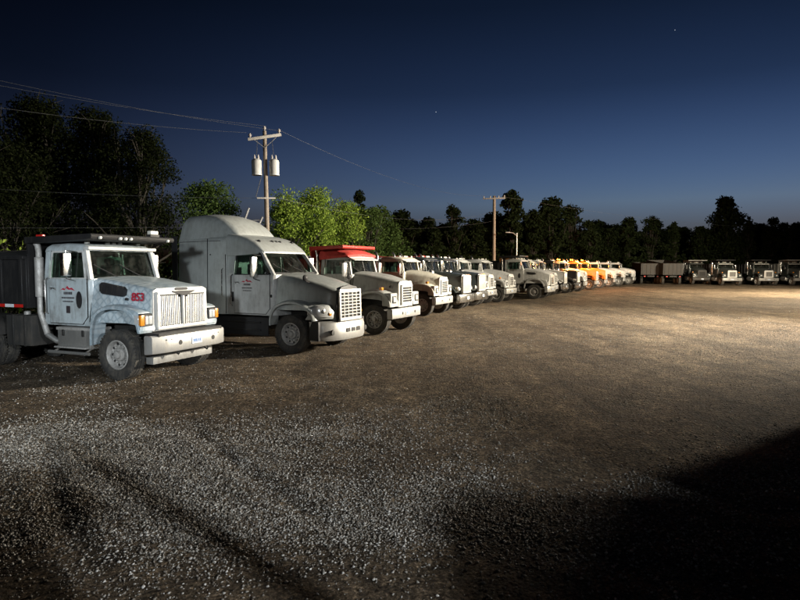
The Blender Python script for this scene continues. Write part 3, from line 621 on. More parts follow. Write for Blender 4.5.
def sleeper_truck():
    t = empty('sleeper_tractor')
    chassis(t, 1.05, 4.9, True)
    m = MB(); m.loft([section(-0.62, 1.06, 0.97, 1.18, 2.16, 0.22, 0.05), section(-0.2, 1.02, 0.93, 1.18, 2.12, 0.22, 0.06), section(0.3, 0.95, 0.86, 1.18, 2.02, 0.22, 0.07), section(0.75, 0.82, 0.74, 1.05, 1.90, 0.20, 0.06), section(1.05, 0.68, 0.62, 0.92, 1.80, 0.16, 0.05), section(1.14, 0.60, 0.55, 0.90, 1.72, 0.12, 0.04)])
    m.build('hood', 'paint_silver', t)
    MB().loft([section(-0.635, 1.066, 0.976, 1.18, 2.166, 0.22, 0.05), section(-0.612, 1.066, 0.976, 1.18, 2.166, 0.22, 0.05)]).build('hood_seam', 'frame_black', t)
    for s in (-1, 1):
        MB().span(-4.42, -4.18, s*1.19, s*1.215, 1.0, 3.3).build('cab_extender', 'plastic_dark', t, 0.008, 1)
        MB().span(-2.335, -2.318, s*1.10, s*1.150, 1.02, 2.74).build('panel_seam', 'frame_black', t)
        MB().span(-4.15, -2.97, s*1.2335, s*1.2365, 1.745, 1.757).build('panel_seam', 'frame_black', t)
        MB().bar((-4.1, s*1.205, 3.115), (-2.5, s*1.165, 3.135), 0.03, 0.012).build('fairing_seam', 'frame_black', t)
        for k in range(7): MB().lathe([(0, 0.014), (s*0.008, 0.010)], (-2.9, s*1.2305, 1.25+0.27*k), 'y', 6).build('rivet', 'rim_metal', t)
        MB().tube([(-2.42, s*1.155, 1.5), (-2.42, s*1.21, 1.54), (-2.42, s*1.20, 2.3), (-2.42, s*1.15, 2.34)], 0.015, 6).build('grab_handle', 'chrome', t)
        MB().prism([(-3.8, 2.2), (-3.25, 2.2), (-3.25, 2.55), (-3.8, 2.55)], s*1.20, s*1.222).build('bunk_vent', 'plastic_dark', t, 0.006, 1) if False else None
    MB().prism([(-0.60, 0.86), (0.60, 0.86), (0.63, 1.30), (0.58, 1.66), (0.40, 1.82), (0.0, 1.88), (-0.40, 1.82), (-0.58, 1.66), (-0.63, 1.30)], 1.12, 1.17, 'yz').build('grille_surround', 'plastic_dark', t, 0.02)
    grille(t, 'grid', 1.215, 0.53, 0.92, 1.72, 0.02, True, ('grille_bright', 'grille_dark', 'grille_bright'))
    for s in (-1, 1):
        p = smooth_path([(-0.70, 0.75), (-0.68, 1.0), (-0.52, 1.26), (-0.2, 1.40), (0.2, 1.41), (0.50, 1.31), (0.72, 1.12), (0.80, 0.92)], 3)
        arch(p, s*0.80, s*1.22, 0.05, 0.05, 0.14).build('fender', 'paint_silver', t)
        # front corner with headlight
        m = MB(); rings = []
        for y, xf_, zt_ in ((0.62, 1.12, 1.42), (0.85, 1.05, 1.42), (1.05, 0.92, 1.36), (1.20, 0.70, 1.26)):
            rings.append([(0.35, s*y, 1.38), (0.60, s*y, zt_), (xf_-0.08, s*y, zt_-0.08), (xf_, s*y, 1.14), (xf_-0.01, s*y, 0.96), (xf_-0.2, s*y, 0.94), (0.66, s*y, 1.15)])
        m.loft(rings); m.build('front_corner', 'paint_silver', t, 0.02)
        m = MB(); rings = []
        for y, xf_, za, zb_ in ((0.70, 1.105, 0.99, 1.20), (0.90, 1.03, 1.00, 1.33), (1.08, 0.89, 1.02, 1.34), (1.20, 0.73, 1.08, 1.27)):
            rings.append([(xf_-0.14, s*y, za), (xf_+0.012, s*y, za+0.01), (xf_-0.02, s*y, zb_-0.02), (xf_-0.14, s*y, zb_)])
        m.loft(rings); h = m.build('headlight', 'lens_clear', t, 0.008)
        MB().lathe([(0, 0.075), (0.03, 0.07), (0.04, 0.03)], (0.955, s*0.92, 1.17), 'x', 14).build('headlight_bulb', 'chrome', h)
        MB().lathe([(0, 0.06), (0.03, 0.055), (0.04, 0.02)], (1.05, s*0.80, 1.10), 'x', 12).build('turn_signal', 'lens_amber', h)
        # hood mirror on a stalk
        o = MB().tube([(0.45, s*0.90, 1.95), (0.47, s*1.06, 1.98), (0.47, s*1.10, 2.02)], 0.016, 6).build('hood_mirror', 'plastic_dark', t)
        MB().lathe([(-0.03, 0.02), (-0.02, 0.08), (0.03, 0.085), (0.06, 0.05), (0.07, 0.01)], (0.47, s*1.12, 2.08), 'x', 12).build('hood_mirror_head', 'plastic_dark', o)
        # chassis fairing below the sleeper
        MB().prism([(-4.2, 0.42), (-0.86, 0.42), (-0.86, 0.94), (-4.2, 0.94)], s*1.02, s*1.06).build('side_fairing', 'plastic_dark', t, 0.015)
        for z in (0.58, 0.80): MB().span(-2.3, -1.1, s*1.055, s*1.13, z-0.02, z+0.02).build('step', 'frame_black', t, 0.008, 1)
    # bumper with openings
    m = MB(); rings = []
    for y, dx in ((-1.18, -0.50), (-1.10, -0.36), (-0.80, -0.12), (-0.45, -0.02), (0, 0.0), (0.45, -0.02), (0.80, -0.12), (1.10, -0.36), (1.18, -0.50)):
        x = 1.30; rings.append([(x+dx-0.12, y, 0.36), (x+dx-0.02, y, 0.37), (x+dx+0.01, y, 0.45), (x+dx+0.01, y, 0.76), (x+dx-0.04, y, 0.86), (x+dx-0.16, y, 0.90)])
    m.loft(rings); b = m.build('bumper', 'bumper_metal', t, 0, smooth=45)
    for yy in (-0.26, 0.0, 0.26): MB().span(1.29, 1.318, yy-0.10, yy+0.10, 0.58, 0.69).build('bumper_vent', 'frame_black', b, 0.01, 1)
    for s in (-1, 1):
        MB().lathe([(0, 0.075), (0.03, 0.07), (0.035, 0.03)], (1.17, s*0.86, 0.60), 'x', 14).build('fog_lamp', 'frame_black', b)
    m = MB()
    for s in (-1, 1): MB().prism([(0.62, 0.40), (0.95, 0.38), (0.95, 0.90), (0.74, 0.92), (0.66, 0.75)], s*1.10, s*1.195).build('bumper_end', 'plastic_dark', t, 0.02)
    # cab with rising roof, sleeper box
    cab(t, dict(xr=-2.22, rear_x=-2.30, xf=-0.58, xt=-1.12, zf=1.00, zb=2.16, zt=2.78, zr=3.3, wb=1.12, wt=1.02, bow=0.28, door=(-2.02, -0.74), sleeper=True, vent=False, frame_mat='plastic_dark',
                mirror_x=-1.10, mirror_z=(2.10, 2.66), mirror_out=0.24, mirror_mat='chrome', bracket_mat='plastic_dark', marker_z=3.10, marker_x=-1.40, marker_mat='plastic_dark',
                roof=[(-2.32, 1.13, 2.70, 3.34, 0.20), (-2.0, 1.11, 2.70, 3.30, 0.20), (-1.65, 1.08, 2.72, 3.22, 0.20), (-1.38, 1.06, 2.74, 3.10, 0.18), (-1.20, 1.04, 2.75, 2.97, 0.12), (-1.08, 1.01, 2.76, 2.86, 0.06), (-1.03, 0.98, 2.77, 2.80, 0.02)], roof_mat='paint_silver'))
    # sleeper box
    m = MB(); m.loft([section(-4.20, 1.20, 1.10, 1.00, 3.20, 0.22, 0.04), section(-4.12, 1.23, 1.18, 1.00, 3.26, 0.22, 0.04), section(-2.9, 1.23, 1.19, 1.00, 3.28, 0.22, 0.04), section(-2.36, 1.16, 1.15, 1.00, 3.26, 0.20, 0.04), section(-2.30, 1.13, 1.12, 1.00, 3.22, 0.20, 0.04)])
    m.build('sleeper', 'paint_silver', t)
    # roof fairing
    m = MB(); m.loft([section(-4.22, 1.12, 0.98, 3.10, 3.80, 0.30, 0.04), section(-4.05, 1.15, 1.01, 3.10, 3.93, 0.34, 0.05), section(-3.5, 1.15, 1.01, 3.12, 3.95, 0.36, 0.06), section(-3.0, 1.14, 1.00, 3.14, 3.90, 0.36, 0.06), section(-2.65, 1.10, 0.97, 3.16, 3.79, 0.34, 0.06), section(-2.38, 1.05, 0.94, 3.16, 3.62, 0.30, 0.06), section(-2.18, 0.99, 0.90, 3.16, 3.44, 0.22, 0.05), section(-2.05, 0.93, 0.86, 3.14, 3.26, 0.10, 0.03)])
    m.build('roof_fairing', 'paint_silver', t)
    for s in (-1, 1):
        MB().bar((-2.96, s*1.228, 1.05), (-2.96, s*1.20, 3.2), 0.012, 0.02).build('panel_seam', 'plastic_dark', t)
        d = MB().prism([(-3.95, 1.10), (-3.20, 1.10), (-3.20, 1.62), (-3.95, 1.62)], s*1.228, s*1.238).build('luggage_door', 'paint_silver', t, 0.006, 1)
        MB().span(-3.64, -3.52, s*1.238, s*1.245, 1.30, 1.36).build('latch', 'plastic_dark', d)
        MB().lathe([(0, 0.03), (0.03, 0.02)], (-2.86, s*1.19, 2.72), 'z', 8).build('sleeper_lamp', 'plastic_dark', t)
        MB().span(-0.80, -0.66, s*1.10, s*1.126, 1.52, 1.60).build('fender_latch', 'frame_black', t, 0.01, 1)
        MB().span(-2.13, -2.04, s*1.125, s*1.14, 1.38, 1.66).build('door_pull', 'frame_black', t, 0.01, 1)
        emblem(t, -1.55, s*1.1375, 1.93, s, 1.1, 'decal_red', 'decal_dark')
    MB().span(-6.2, -4.9, -0.45, 0.45, 1.05, 1.16).build('fifth_wheel', 'frame_black', t, 0.03)
    return t

def classic_truck(kind='round', detail=True):
    """older bonneted heavy truck: rounded hood, boxy lamps, level-bar grille ('round'); square long hood with upright bars ('square')"""
    t = empty('dump_truck')
    chassis(t, 0.50, 4.3, True)
    if kind == 'round':
        m = MB(); m.loft([section(-1.05, 0.98, 0.86, 1.25, 2.16, 0.22, 0.05), section(-0.6, 0.92, 0.80, 1.25, 2.12, 0.22, 0.06), section(0.0, 0.80, 0.68, 1.20, 2.02, 0.20, 0.06), section(0.45, 0.66, 0.56, 1.05, 1.90, 0.16, 0.05), section(0.62, 0.60, 0.52, 1.00, 1.84, 0.12, 0.04)])
        m.build('hood', 'paint_white', t)
        MB().prism([(-0.57, 0.95), (0.57, 0.95), (0.55, 1.78), (0.46, 1.86), (-0.46, 1.86), (-0.55, 1.78)], 0.60, 0.67, 'yz').build('grille_surround', 'trim_white', t, 0.02)
        grille(t, 'level', 0.705, 0.40, 1.06, 1.70, 0.0, detail, ('grille_bright', 'grille_dark', 'trim_white'))
        for s in (-1, 1):
            p = smooth_path([(-0.86, 0.95), (-0.82, 1.15), (-0.62, 1.40), (-0.25, 1.52), (0.15, 1.52), (0.45, 1.40), (0.60, 1.18), (0.63, 0.98)], 3)
            arch(p, s*0.62, s*1.19, 0.05, 0.08, 0.14).build('fender', 'paint_white', t)
            pod = MB().span(0.30, 0.66, s*0.66, s*1.16, 1.00, 1.46).build('headlight_housing', 'paint_white', t, 0.05, 3)
            h = MB().span(0.655, 0.685, s*0.78, s*1.06, 1.10, 1.36).build('headlight', 'plastic_dark', t, 0.015)
            MB().span(0.68, 0.70, s*0.83, s*1.01, 1.15, 1.31).build('headlight_lens', 'lens_clear', h, 0.012)
            MB().span(0.15, 0.27, s*0.95, s*1.08, 1.56, 1.66).build('turn_signal', 'lens_amber', t, 0.02)
        bumper(t, 0.74, 1.20, 0.55, 0.92, 'bumper_metal', 0.03, plate_off=0.0)
        cab(t, dict(xr=-2.30, xf=-1.00, xt=-1.18, zf=1.10, zb=2.10, zt=2.66, zr=2.84, wb=1.02, wt=0.94, bow=0.06, door=(-2.12, -1.06), visor=True, split=True, mirror_x=-1.10, mirror_z=(2.02, 2.52), mirror_out=0.28), detail)
    elif kind == 'square':
        m = MB(); m.loft([section(-1.0, 0.92, 0.84, 1.20, 2.14, 0.12, 0.03), section(0.0, 0.82, 0.76, 1.15, 2.05, 0.11, 0.03), section(0.86, 0.66, 0.62, 1.05, 1.94, 0.10, 0.03)])
        m.build('hood', 'paint_white', t)
        MB().prism([(-0.66, 0.92), (0.66, 0.92), (0.66, 1.88), (0.58, 1.96), (-0.58, 1.96), (-0.66, 1.88)], 0.85, 0.90, 'yz').build('grille_surround', 'chrome', t, 0.02)
        grille(t, 'upright', 0.935, 0.58, 1.00, 1.86, 0.0, detail, ('grille_bright', 'aluminium', 'grille_bright'))
        for s in (-1, 1):
            p = smooth_path([(-0.80, 0.85), (-0.74, 1.10), (-0.50, 1.32), (-0.15, 1.38), (0.20, 1.36), (0.55, 1.22), (0.75, 1.00)], 3)
            arch(p, s*0.62, s*1.19, 0.05, 0.07, 0.12).build('fender', 'paint_white', t)
            h = MB().span(0.66, 0.86, s*0.80, s*1.10, 1.08, 1.30).build('headlight', 'chrome', t, 0.03)
            for yy in (0.875, 1.02): MB().span(0.855, 0.872, s*yy-0.055, s*yy+0.055, 1.13, 1.25).build('headlight_lens', 'lens_clear', h, 0.012)
            MB().lathe([(0, 0.14), (0.06, 0.17), (0.60, 0.17), (0.70, 0.10)], (-0.72, s*1.06, 1.52), 'z', 18).build('air_cleaner', 'chrome', t)
            MB().bar((0.5, s*0.7, 1.1), (0.75, s*0.95, 1.12), 0.05, 0.05).build('headlight_bracket', 'chrome', t)
        bumper(t, 1.02, 1.18, 0.46, 0.92, 'chrome', 0.06, plate_off=0.0)
        cab(t, dict(xr=-2.35, xf=-1.0, xt=-1.16, zf=1.08, zb=2.14, zt=2.70, zr=2.88, wb=1.00, wt=0.93, bow=0.05, door=(-2.15, -1.06), visor=True, visor_mat='chrome', split=True, mirror_x=-1.05, mirror_z=(2.15, 2.68), mirror_out=0.28), detail)
    else:                       # 'broad': wide sloping hood with a big round fender
        m = MB(); m.loft([section(-0.85, 1.04, 0.96, 1.15, 2.20, 0.18, 0.04), section(-0.3, 1.02, 0.92, 1.15, 2.14, 0.18, 0.05), section(0.4, 0.98, 0.84, 1.15, 2.02, 0.16, 0.05), section(0.85, 0.92, 0.74, 1.05, 1.86, 0.14, 0.04), section(1.0, 0.88, 0.70, 1.0, 1.78, 0.12, 0.03)])
        m.build('hood', 'paint_white', t)
        grille(t, 'level', 1.045, 0.44, 1.02, 1.70, 0.03, detail, ('grille_bright', 'grille_dark', 'grille_bright'))
        for s in (-1, 1):
            p = smooth_path([(-0.74, 0.78), (-0.70, 1.10), (-0.50, 1.36), (-0.15, 1.48), (0.20, 1.47), (0.50, 1.34), (0.70, 1.10), (0.75, 0.92)], 3)
            arch(p, s*0.85, s*1.21, 0.05, 0.06, 0.10).build('fender', 'paint_white', t)
            MB().prism([(0.42, 1.46), (0.85, 1.38), (0.99, 1.12), (0.97, 0.96), (0.78, 0.96), (0.68, 1.20), (0.50, 1.38)], s*0.86, s*1.18).build('headlight_housing', 'paint_white', t, 0.03)
            h = MB().prism([(0.985, 1.10), (0.90, 1.34), (0.86, 1.34), (0.92, 1.08)], s*0.74, s*1.14).build('headlight', 'plastic_dark', t, 0.006, 1)
            for yy in (0.84, 1.02): MB().span(0.935, 0.975, s*yy-0.07, s*yy+0.07, 1.14, 1.28).build('headlight_lens', 'lens_clear', h, 0.015)
            i0 = MB().prism([(-0.55, 1.98), (0.02, 1.92), (0.08, 1.84), (0.02, 1.78), (-0.55, 1.80)], s*0.94, s*1.025).build('hood_intake', 'plastic_dark', t, 0.015)
        bumper(t, 1.08, 1.19, 0.50, 0.94, 'bumper_metal', 0.12, plate_off=0.0)
        cab(t, dict(xr=-2.25, xf=-0.82, xt=-1.10, zf=1.08, zb=2.16, zt=2.74, zr=2.92, wb=1.05, wt=0.96, bow=0.10, door=(-2.06, -0.92), visor=False, dark_slot=True, mirror_x=-1.0, mirror_z=(2.18, 2.72), mirror_out=0.28), detail)
    tank(t, -2.3, -1.15, -0.86, 0.78, 0.30); tank(t, -2.3, -1.15, 0.86, 0.78, 0.30)
    steps(t, -1.9, -1.2, -1.12, (0.62,)); steps(t, -1.9, -1.2, 1.12, (0.62,))
    return t

# ------------------------------------------------------------------ ground and gravel
rng = np.random.default_rng(7)
def vnoise(x, y, seed=0):
    xi = np.floor(x).astype(np.int64); yi = np.floor(y).astype(np.int64); xf = x-xi; yf = y-yi
    def h(a, b):
        n = (a*374761393 + b*668265263 + seed*974711) & 0x7fffffff; n = ((n ^ (n >> 13))*1274126177) & 0x7fffffff
        return ((n ^ (n >> 16)) & 0xffff)/65535.0
    u = xf*xf*(3-2*xf); v = yf*yf*(3-2*yf)
    return (h(xi, yi)*(1-u)+h(xi+1, yi)*u)*(1-v) + (h(xi, yi+1)*(1-u)+h(xi+1, yi+1)*u)*v
def fbm(x, y, seed=0, oct=4):
    s = 0; a = 0.5; f = 1.0
    for o in range(oct): s = s + a*(vnoise(x*f, y*f, seed+o)-0.5); a *= 0.5; f *= 2.03
    return s
RUTS = [((-7, 9.5), (6, 3.5), 0.26, 0.010), ((-3.9, 8.3), (-0.9, 4.6), 0.14, 0.018), ((-8, 7.5), (4, 11.5), 0.30, 0.016), ((-1, 6.5), (14, 14), 0.4, 0.018), ((0, 9), (16, 26), 0.5, 0.020), ((3, 8), (22, 28), 0.5, 0.022), ((-6, 11.2), (4, 19), 0.4, 0.020), ((1, 12), (20, 34), 0.5, 0.02)]
def height(x, y):
    d = np.hypot(x, y); fall = np.clip(1.2 - d/60, 0.05, 1)
    z = fbm(x*0.18, y*0.18, 3, 3)*0.08*fall + fbm(x*0.9, y*0.9, 11, 4)*0.035*fall + fbm(x*4.1, y*4.1, 23, 3)*0.022*np.clip(1-d/30, 0, 1)
    for (ax, ay), (bx, by), w, dep in RUTS:
        L = math.hypot(bx-ax, by-ay); tx, ty = (bx-ax)/L, (by-ay)/L
        wob = 0.25*np.sin(((x-ax)*tx+(y-ay)*ty)*0.5)
        q = (x-ax)*(-ty)+(y-ay)*tx + wob; al = (x-ax)*tx+(y-ay)*ty
        m = np.clip((al+1)/2, 0, 1)*np.clip((L+1-al)/2, 0, 1)
        for off in (-0.95, 0.95):
            z = z - dep*m*np.exp(-((q-off)/w)**2) + dep*0.45*m*np.exp(-((np.abs(q-off)-w*1.6)/(w*0.7))**2)
    return z
def axis_pts(lo, hi, fine_lo, fine_hi, step, grow):
    a = list(np.arange(fine_lo, fine_hi, step)); s = step; v = a[-1]
    while v < hi: s *= grow; v += s; a.append(v)
    s = step; v = fine_lo; b = []
    while v > lo: s *= grow; v -= s; b.append(v)
    return np.array(b[::-1] + a)
gx = axis_pts(-900, 900, -8, 10, 0.09, 1.045); gy = axis_pts(-120, 1600, 1.5, 16, 0.08, 1.04)
GX, GY = np.meshgrid(gx, gy); GZ = height(GX, GY)
def np_mesh(name, verts, faces, material):
    me = bpy.data.meshes.new(name); nv = len(verts); nf, k = faces.shape
    me.vertices.add(nv); me.vertices.foreach_set('co', verts.astype(np.float32).ravel())
    me.loops.add(nf*k); me.loops.foreach_set('vertex_index', faces.astype(np.int32).ravel())
    me.polygons.add(nf); me.polygons.foreach_set('loop_start', np.arange(0, nf*k, k, dtype=np.int32))
    me.update(calc_edges=True); me.validate(); me.materials.append(MATS[material]); return me
nx, ny = len(gx), len(gy)
idx = np.arange(nx*ny).reshape(ny, nx)
gf = np.stack([idx[:-1, :-1].ravel(), idx[:-1, 1:].ravel(), idx[1:, 1:].ravel(), idx[1:, :-1].ravel()], 1)
# ground material: packed brown dirt and crushed stone
m, n, l = new_mat('yard_dirt'); MATS['yard_dirt'] = m
b = n.new('ShaderNodeBsdfPrincipled'); o = n.new('ShaderNodeOutputMaterial'); l.new(b.outputs[0], o.inputs[0]); b.inputs['Roughness'].default_value = 0.92; b.inputs['Specular IOR Level'].default_value = 0.25
f1 = noise(n, l, 0.16, 7, 0.62); base = ramp(n, l, f1, [(0.30, (0.120, 0.086, 0.054)), (0.50, (0.205, 0.152, 0.098)), (0.70, (0.290, 0.225, 0.150))])
f2 = noise(n, l, 1.6, 8, 0.75); fine = ramp(n, l, f2, [(0.32, (0.42,)*3), (0.50, (0.95,)*3), (0.68, (1.5,)*3)])
f3 = noise(n, l, 26.0, 3, 0.8); speck = ramp(n, l, f3, [(0.38, (0.35,)*3), (0.55, (0.95,)*3), (0.70, (2.3,)*3)])
f6 = noise(n, l, 7.0, 5, 0.8); mott = ramp(n, l, f6, [(0.36, (0.45,)*3), (0.52, (0.95,)*3), (0.66, (1.7,)*3)])
f4 = noise(n, l, 0.9, 6, 0.7, vec_scale=(0.9, 0.16, 1.0)); streak = ramp(n, l, f4, [(0.34, (0.52,)*3), (0.50, (0.95,)*3), (0.66, (1.3,)*3)])
cur = base
for q in (fine, speck, mott, streak):
    mx = n.new('ShaderNodeMix'); mx.data_type = 'RGBA'; mx.blend_type = 'MULTIPLY'; mx.inputs[0].default_value = 1.0; l.new(cur, mx.inputs[6]); l.new(q, mx.inputs[7]); cur = mx.outputs[2]
l.new(cur, b.inputs['Base Color'])
tc = n.new('ShaderNodeTexCoord'); vo = n.new('ShaderNodeTexVoronoi'); vo.inputs['Scale'].default_value = 24; l.new(tc.outputs['Object'], vo.inputs['Vector'])
bp = n.new('ShaderNodeBump'); bp.inputs['Strength'].default_value = 1.0; bp.inputs['Distance'].default_value = 0.05; bp.invert = True; l.new(vo.outputs['Distance'], bp.inputs['Height'])
f5 = noise(n, l, 5.0, 8, 0.75); bp2 = n.new('ShaderNodeBump'); bp2.inputs['Strength'].default_value = 0.8; bp2.inputs['Distance'].default_value = 0.14; l.new(f5, bp2.inputs['Height']); l.new(bp.outputs[0], bp2.inputs['Normal']); l.new(bp2.outputs[0], b.inputs['Normal'])
gme = np_mesh('ground', np.stack([GX.ravel(), GY.ravel(), GZ.ravel()], 1), gf, 'yard_dirt'); gme.shade_smooth()
tag(link('ground', gme), 'brown gravel and packed dirt truck yard', None, None, 'structure')

# stones: white crushed limestone in patches, darker elsewhere
m, n, l = new_mat('stone'); MATS['stone'] = m
b = n.new('ShaderNodeBsdfPrincipled'); o = n.new('ShaderNodeOutputMaterial'); l.new(b.outputs[0], o.inputs[0]); b.inputs['Roughness'].default_value = 0.75
geo = n.new('ShaderNodeNewGeometry'); l.new(ramp(n, l, geo.outputs['Random Per Island'], [(0.0, (0.10, 0.085, 0.07)), (0.45, (0.20, 0.18, 0.15)), (0.78, (0.38, 0.37, 0.34)), (1.0, (0.60, 0.59, 0.56))]), b.inputs['Base Color'])
def patch(x, y):
    p = np.clip(-0.05 + 2.0*fbm(x*0.6+3, y*0.6, 51, 4), 0, 0.55)
    for cx, cy, rx, ry, a in ((-2.6, 6.6, 1.5, 1.6, 0.9), (-0.3, 5.6, 1.2, 0.8, 0.9), (-5.0, 7.8, 1.6, 1.2, 0.6), (-1.2, 8.6, 1.8, 1.2, 0.5), (1.4, 5.6, 0.9, 0.6, 0.4)):
        p = p + a*np.exp(-(((x-cx)/rx)**2 + ((y-cy)/ry)**2))
    return np.clip(p*np.clip((y-3.4)/1.8, 0.15, 1), 0.035, 1)  # pale stone thinned near the camera to stand in for foreground shade
def stones(n_try, ylo, yhi, smin, smax, power, even=0.0):
    y = ylo + (yhi-ylo)*rng.random(n_try)**power; x = (rng.random(n_try)*2-1)*(0.74*y+0.8)
    keep = rng.random(n_try) < np.clip((yhi-y)/((yhi-ylo)*0.6), 0, 1)*np.clip((y-ylo)/(0.3*(yhi-ylo)) if ylo > 3 else 1.0, 0, 1); x, y = x[keep], y[keep]; n_try = len(x)
    k = rng.random(n_try) < np.maximum(patch(x, y), even); x, y = x[k], y[k]
    return x, y, smin + (smax-smin)*rng.random(len(x))**2.2
base_v = np.array([[1,0,0],[-1,0,0],[0,1,0],[0,-1,0],[0,0,1],[0,0,-1]], float)
base_f = np.array([[0,2,4],[2,1,4],[1,3,4],[3,0,4],[2,0,5],[1,2,5],[3,1,5],[0,3,5]])
sets = [stones(520000, 2.3, 13.0, 0.004, 0.0165, 0.85), stones(160000, 6.0, 22.0, 0.006, 0.018, 0.8), stones(90000, 9.0, 40.0, 0.008, 0.020, 0.8, 0.22)]
sx = np.concatenate([q[0] for q in sets]); sy = np.concatenate([q[1] for q in sets]); ss = np.concatenate([q[2] for q in sets]); N = len(sx)
# cube-ish stones: octahedra with strong jitter and random rotation
V = base_v[None] * (0.65 + 0.7*rng.random((N, 6, 1))) + rng.normal(0, 0.22, (N, 6, 3))
q = rng.normal(size=(N, 4)); q /= np.linalg.norm(q, axis=1, keepdims=True); a_, b_, c_, d_ = q.T
RM = np.stack([np.stack([1-2*(c_**2+d_**2), 2*(b_*c_-d_*a_), 2*(b_*d_+c_*a_)], 1), np.stack([2*(b_*c_+d_*a_), 1-2*(b_**2+d_**2), 2*(c_*d_-b_*a_)], 1), np.stack([2*(b_*d_-c_*a_), 2*(c_*d_+b_*a_), 1-2*(b_**2+c_**2)], 1)], 1)
V = np.einsum('nij,nkj->nki', RM, V); V[:, :, 2] *= 0.75
V = V*ss[:, None, None] + np.stack([sx, sy, height(sx, sy)+ss*0.25], 1)[:, None, :]
F = (base_f[None] + (np.arange(N)*6)[:, None, None]).reshape(-1, 3)
tag(link('gravel', np_mesh('gravel', V.reshape(-1, 3), F, 'stone')), 'loose pale crushed stone scattered over the yard', None, None, 'stuff')
#END_GROUND

# ------------------------------------------------------------------ the parked row
HEAD = R(-25.0)
def gz(x, y): return float(height(np.array([x]), np.array([y]))[0])
def place(o, cx, cy, head=HEAD):
    """near front wheel meets the ground at (cx, cy)"""
    a = Vector((cx + 1.15*(-math.sin(head)), cy + 1.15*math.cos(head), 0))
    o.location = (a.x, a.y, 0.0); o.rotation_euler = (0, 0, head)
t1 = truck_853(); place(t1, -5.95, 12.55, R(-22.5)); tag(t1, 'pale blue-white dump truck numbered 853 with upright-bar grille and black bed', 'truck', 'trucks parked in the long row')
for ob in t1.children_recursive:
    if ob.type == 'MESH' and ob.name.split('.')[0] in ('cab_body', 'door', 'rear_pillar', 'roof') and ob.material_slots: ob.data.materials[0] = MATS['paint_pale_blue']
t2 = sleeper_truck(); place(t2, -3.0, 16.4, R(-27)); tag(t2, 'tall silver sleeper tractor with roof fairing beside truck 853', 'truck', 'trucks parked in the long row')

def amber_beacon(parent, x, y, z, watts=25.0):
    b = MB().lathe([(0, 0.07), (0.03, 0.07)], (x, y, z), 'z', 12).build('beacon', 'frame_black', parent)
    MB().lathe([(0.03, 0.06), (0.10, 0.055), (0.14, 0.03), (0.145, 0.005)], (x, y, z), 'z', 12).build('beacon_lens', 'amber_glow', b)
    d = bpy.data.lights.new('beacon_light', 'POINT'); d.energy = watts; d.color = (1.0, 0.28, 0.03); d.shadow_soft_size = 0.08
    lo = bpy.data.objects.new('beacon_light', d); COL.objects.link(lo); lo.parent = b; lo.location = (x+0.9, y, z+0.45)

protos = {}
for k in ('round', 'square', 'broad'):
    p = classic_truck(k, True); protos[k] = (p, kids_map(p))
first_used = set()
def from_proto(kind, paint, loc, head, label, extras=None, group='trucks parked in the long row'):
    p, km = protos[kind]
    rm = {'paint_white': paint} if paint != 'paint_white' else {}
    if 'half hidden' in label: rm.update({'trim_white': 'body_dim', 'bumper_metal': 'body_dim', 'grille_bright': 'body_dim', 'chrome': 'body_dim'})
    c = copy_tree(p, km, None, rm)
    if isinstance(loc, tuple): place(c, loc[0], loc[1], head)
    tag(c, label, 'truck', group)
    if extras: extras(c)
    if label.startswith('cream bonneted'):
        for sd in (-1, 1): link('hood_number', text_mesh('10', 0.17, 'decal_dark', 0.004), c, (0.30, sd*0.69, 1.76), (R(80), 0, R(-12) if sd < 0 else math.pi+R(12)))
    return c
def ex_red(c):
    dump_body(c, -2.62, -6.9, 1.45, 2.66, 1.22, 'paint_red', 'tarp_red', canopy=-1.25, canopy_z=3.06)
    # red rolled tarp over the cab roof
    rings = []
    for i in range(11):
        a = i/10; x = -2.35 + 1.22*a; b = math.sin(math.pi*min(1, 0.12+0.88*a))**0.5 if a > 0.5 else 1.0; wv = 0.02*math.sin(i*2.3)
        rings.append([(x, -1.02, 2.62+0.12*a), (x, -1.05, 2.78), (x, -0.98, 2.80+0.13*b+wv), (x, -0.6, 2.82+0.20*b), (x, 0, 2.83+0.21*b-wv), (x, 0.6, 2.82+0.20*b), (x, 0.98, 2.80+0.12*b-wv), (x, 1.05, 2.78), (x, 1.02, 2.62+0.12*a), (x, 0.9, 2.70), (x, 0, 2.78), (x, -0.9, 2.70)])
    MB().loft(rings).build('roof_tarp', 'tarp_red', c)
    stack(c, -2.46, -1.0, 1.3, 3.05, 0.06); stack(c, -2.46, 1.0, 1.3, 3.05, 0.06)
    for s in (-1, 1): link('hood_number', text_mesh('411', 0.15, 'decal_dark', 0.003), c, (0.42, s*0.665, 1.66), (R(80), 0, R(-12) if s < 0 else math.pi+R(12)))
def ex_body(mat_, tarp='tarp_black', can=-1.2, z1=2.66, st=3.1, both=True, beacons=0):
    def f(c):
        dump_body(c, -2.62, -6.9, 1.45, z1, 1.22, mat_, tarp, canopy=can, canopy_z=3.10)
        stack(c, -2.46, -1.0, 1.3, st, 0.06)
        if both: stack(c, -2.46, 1.0, 1.3, st, 0.06)
        for k in range(beacons): amber_beacon(c, -1.9, -0.6+1.2*k, 3.20 if can and can > -1.9 else 2.95, 450)
    return f
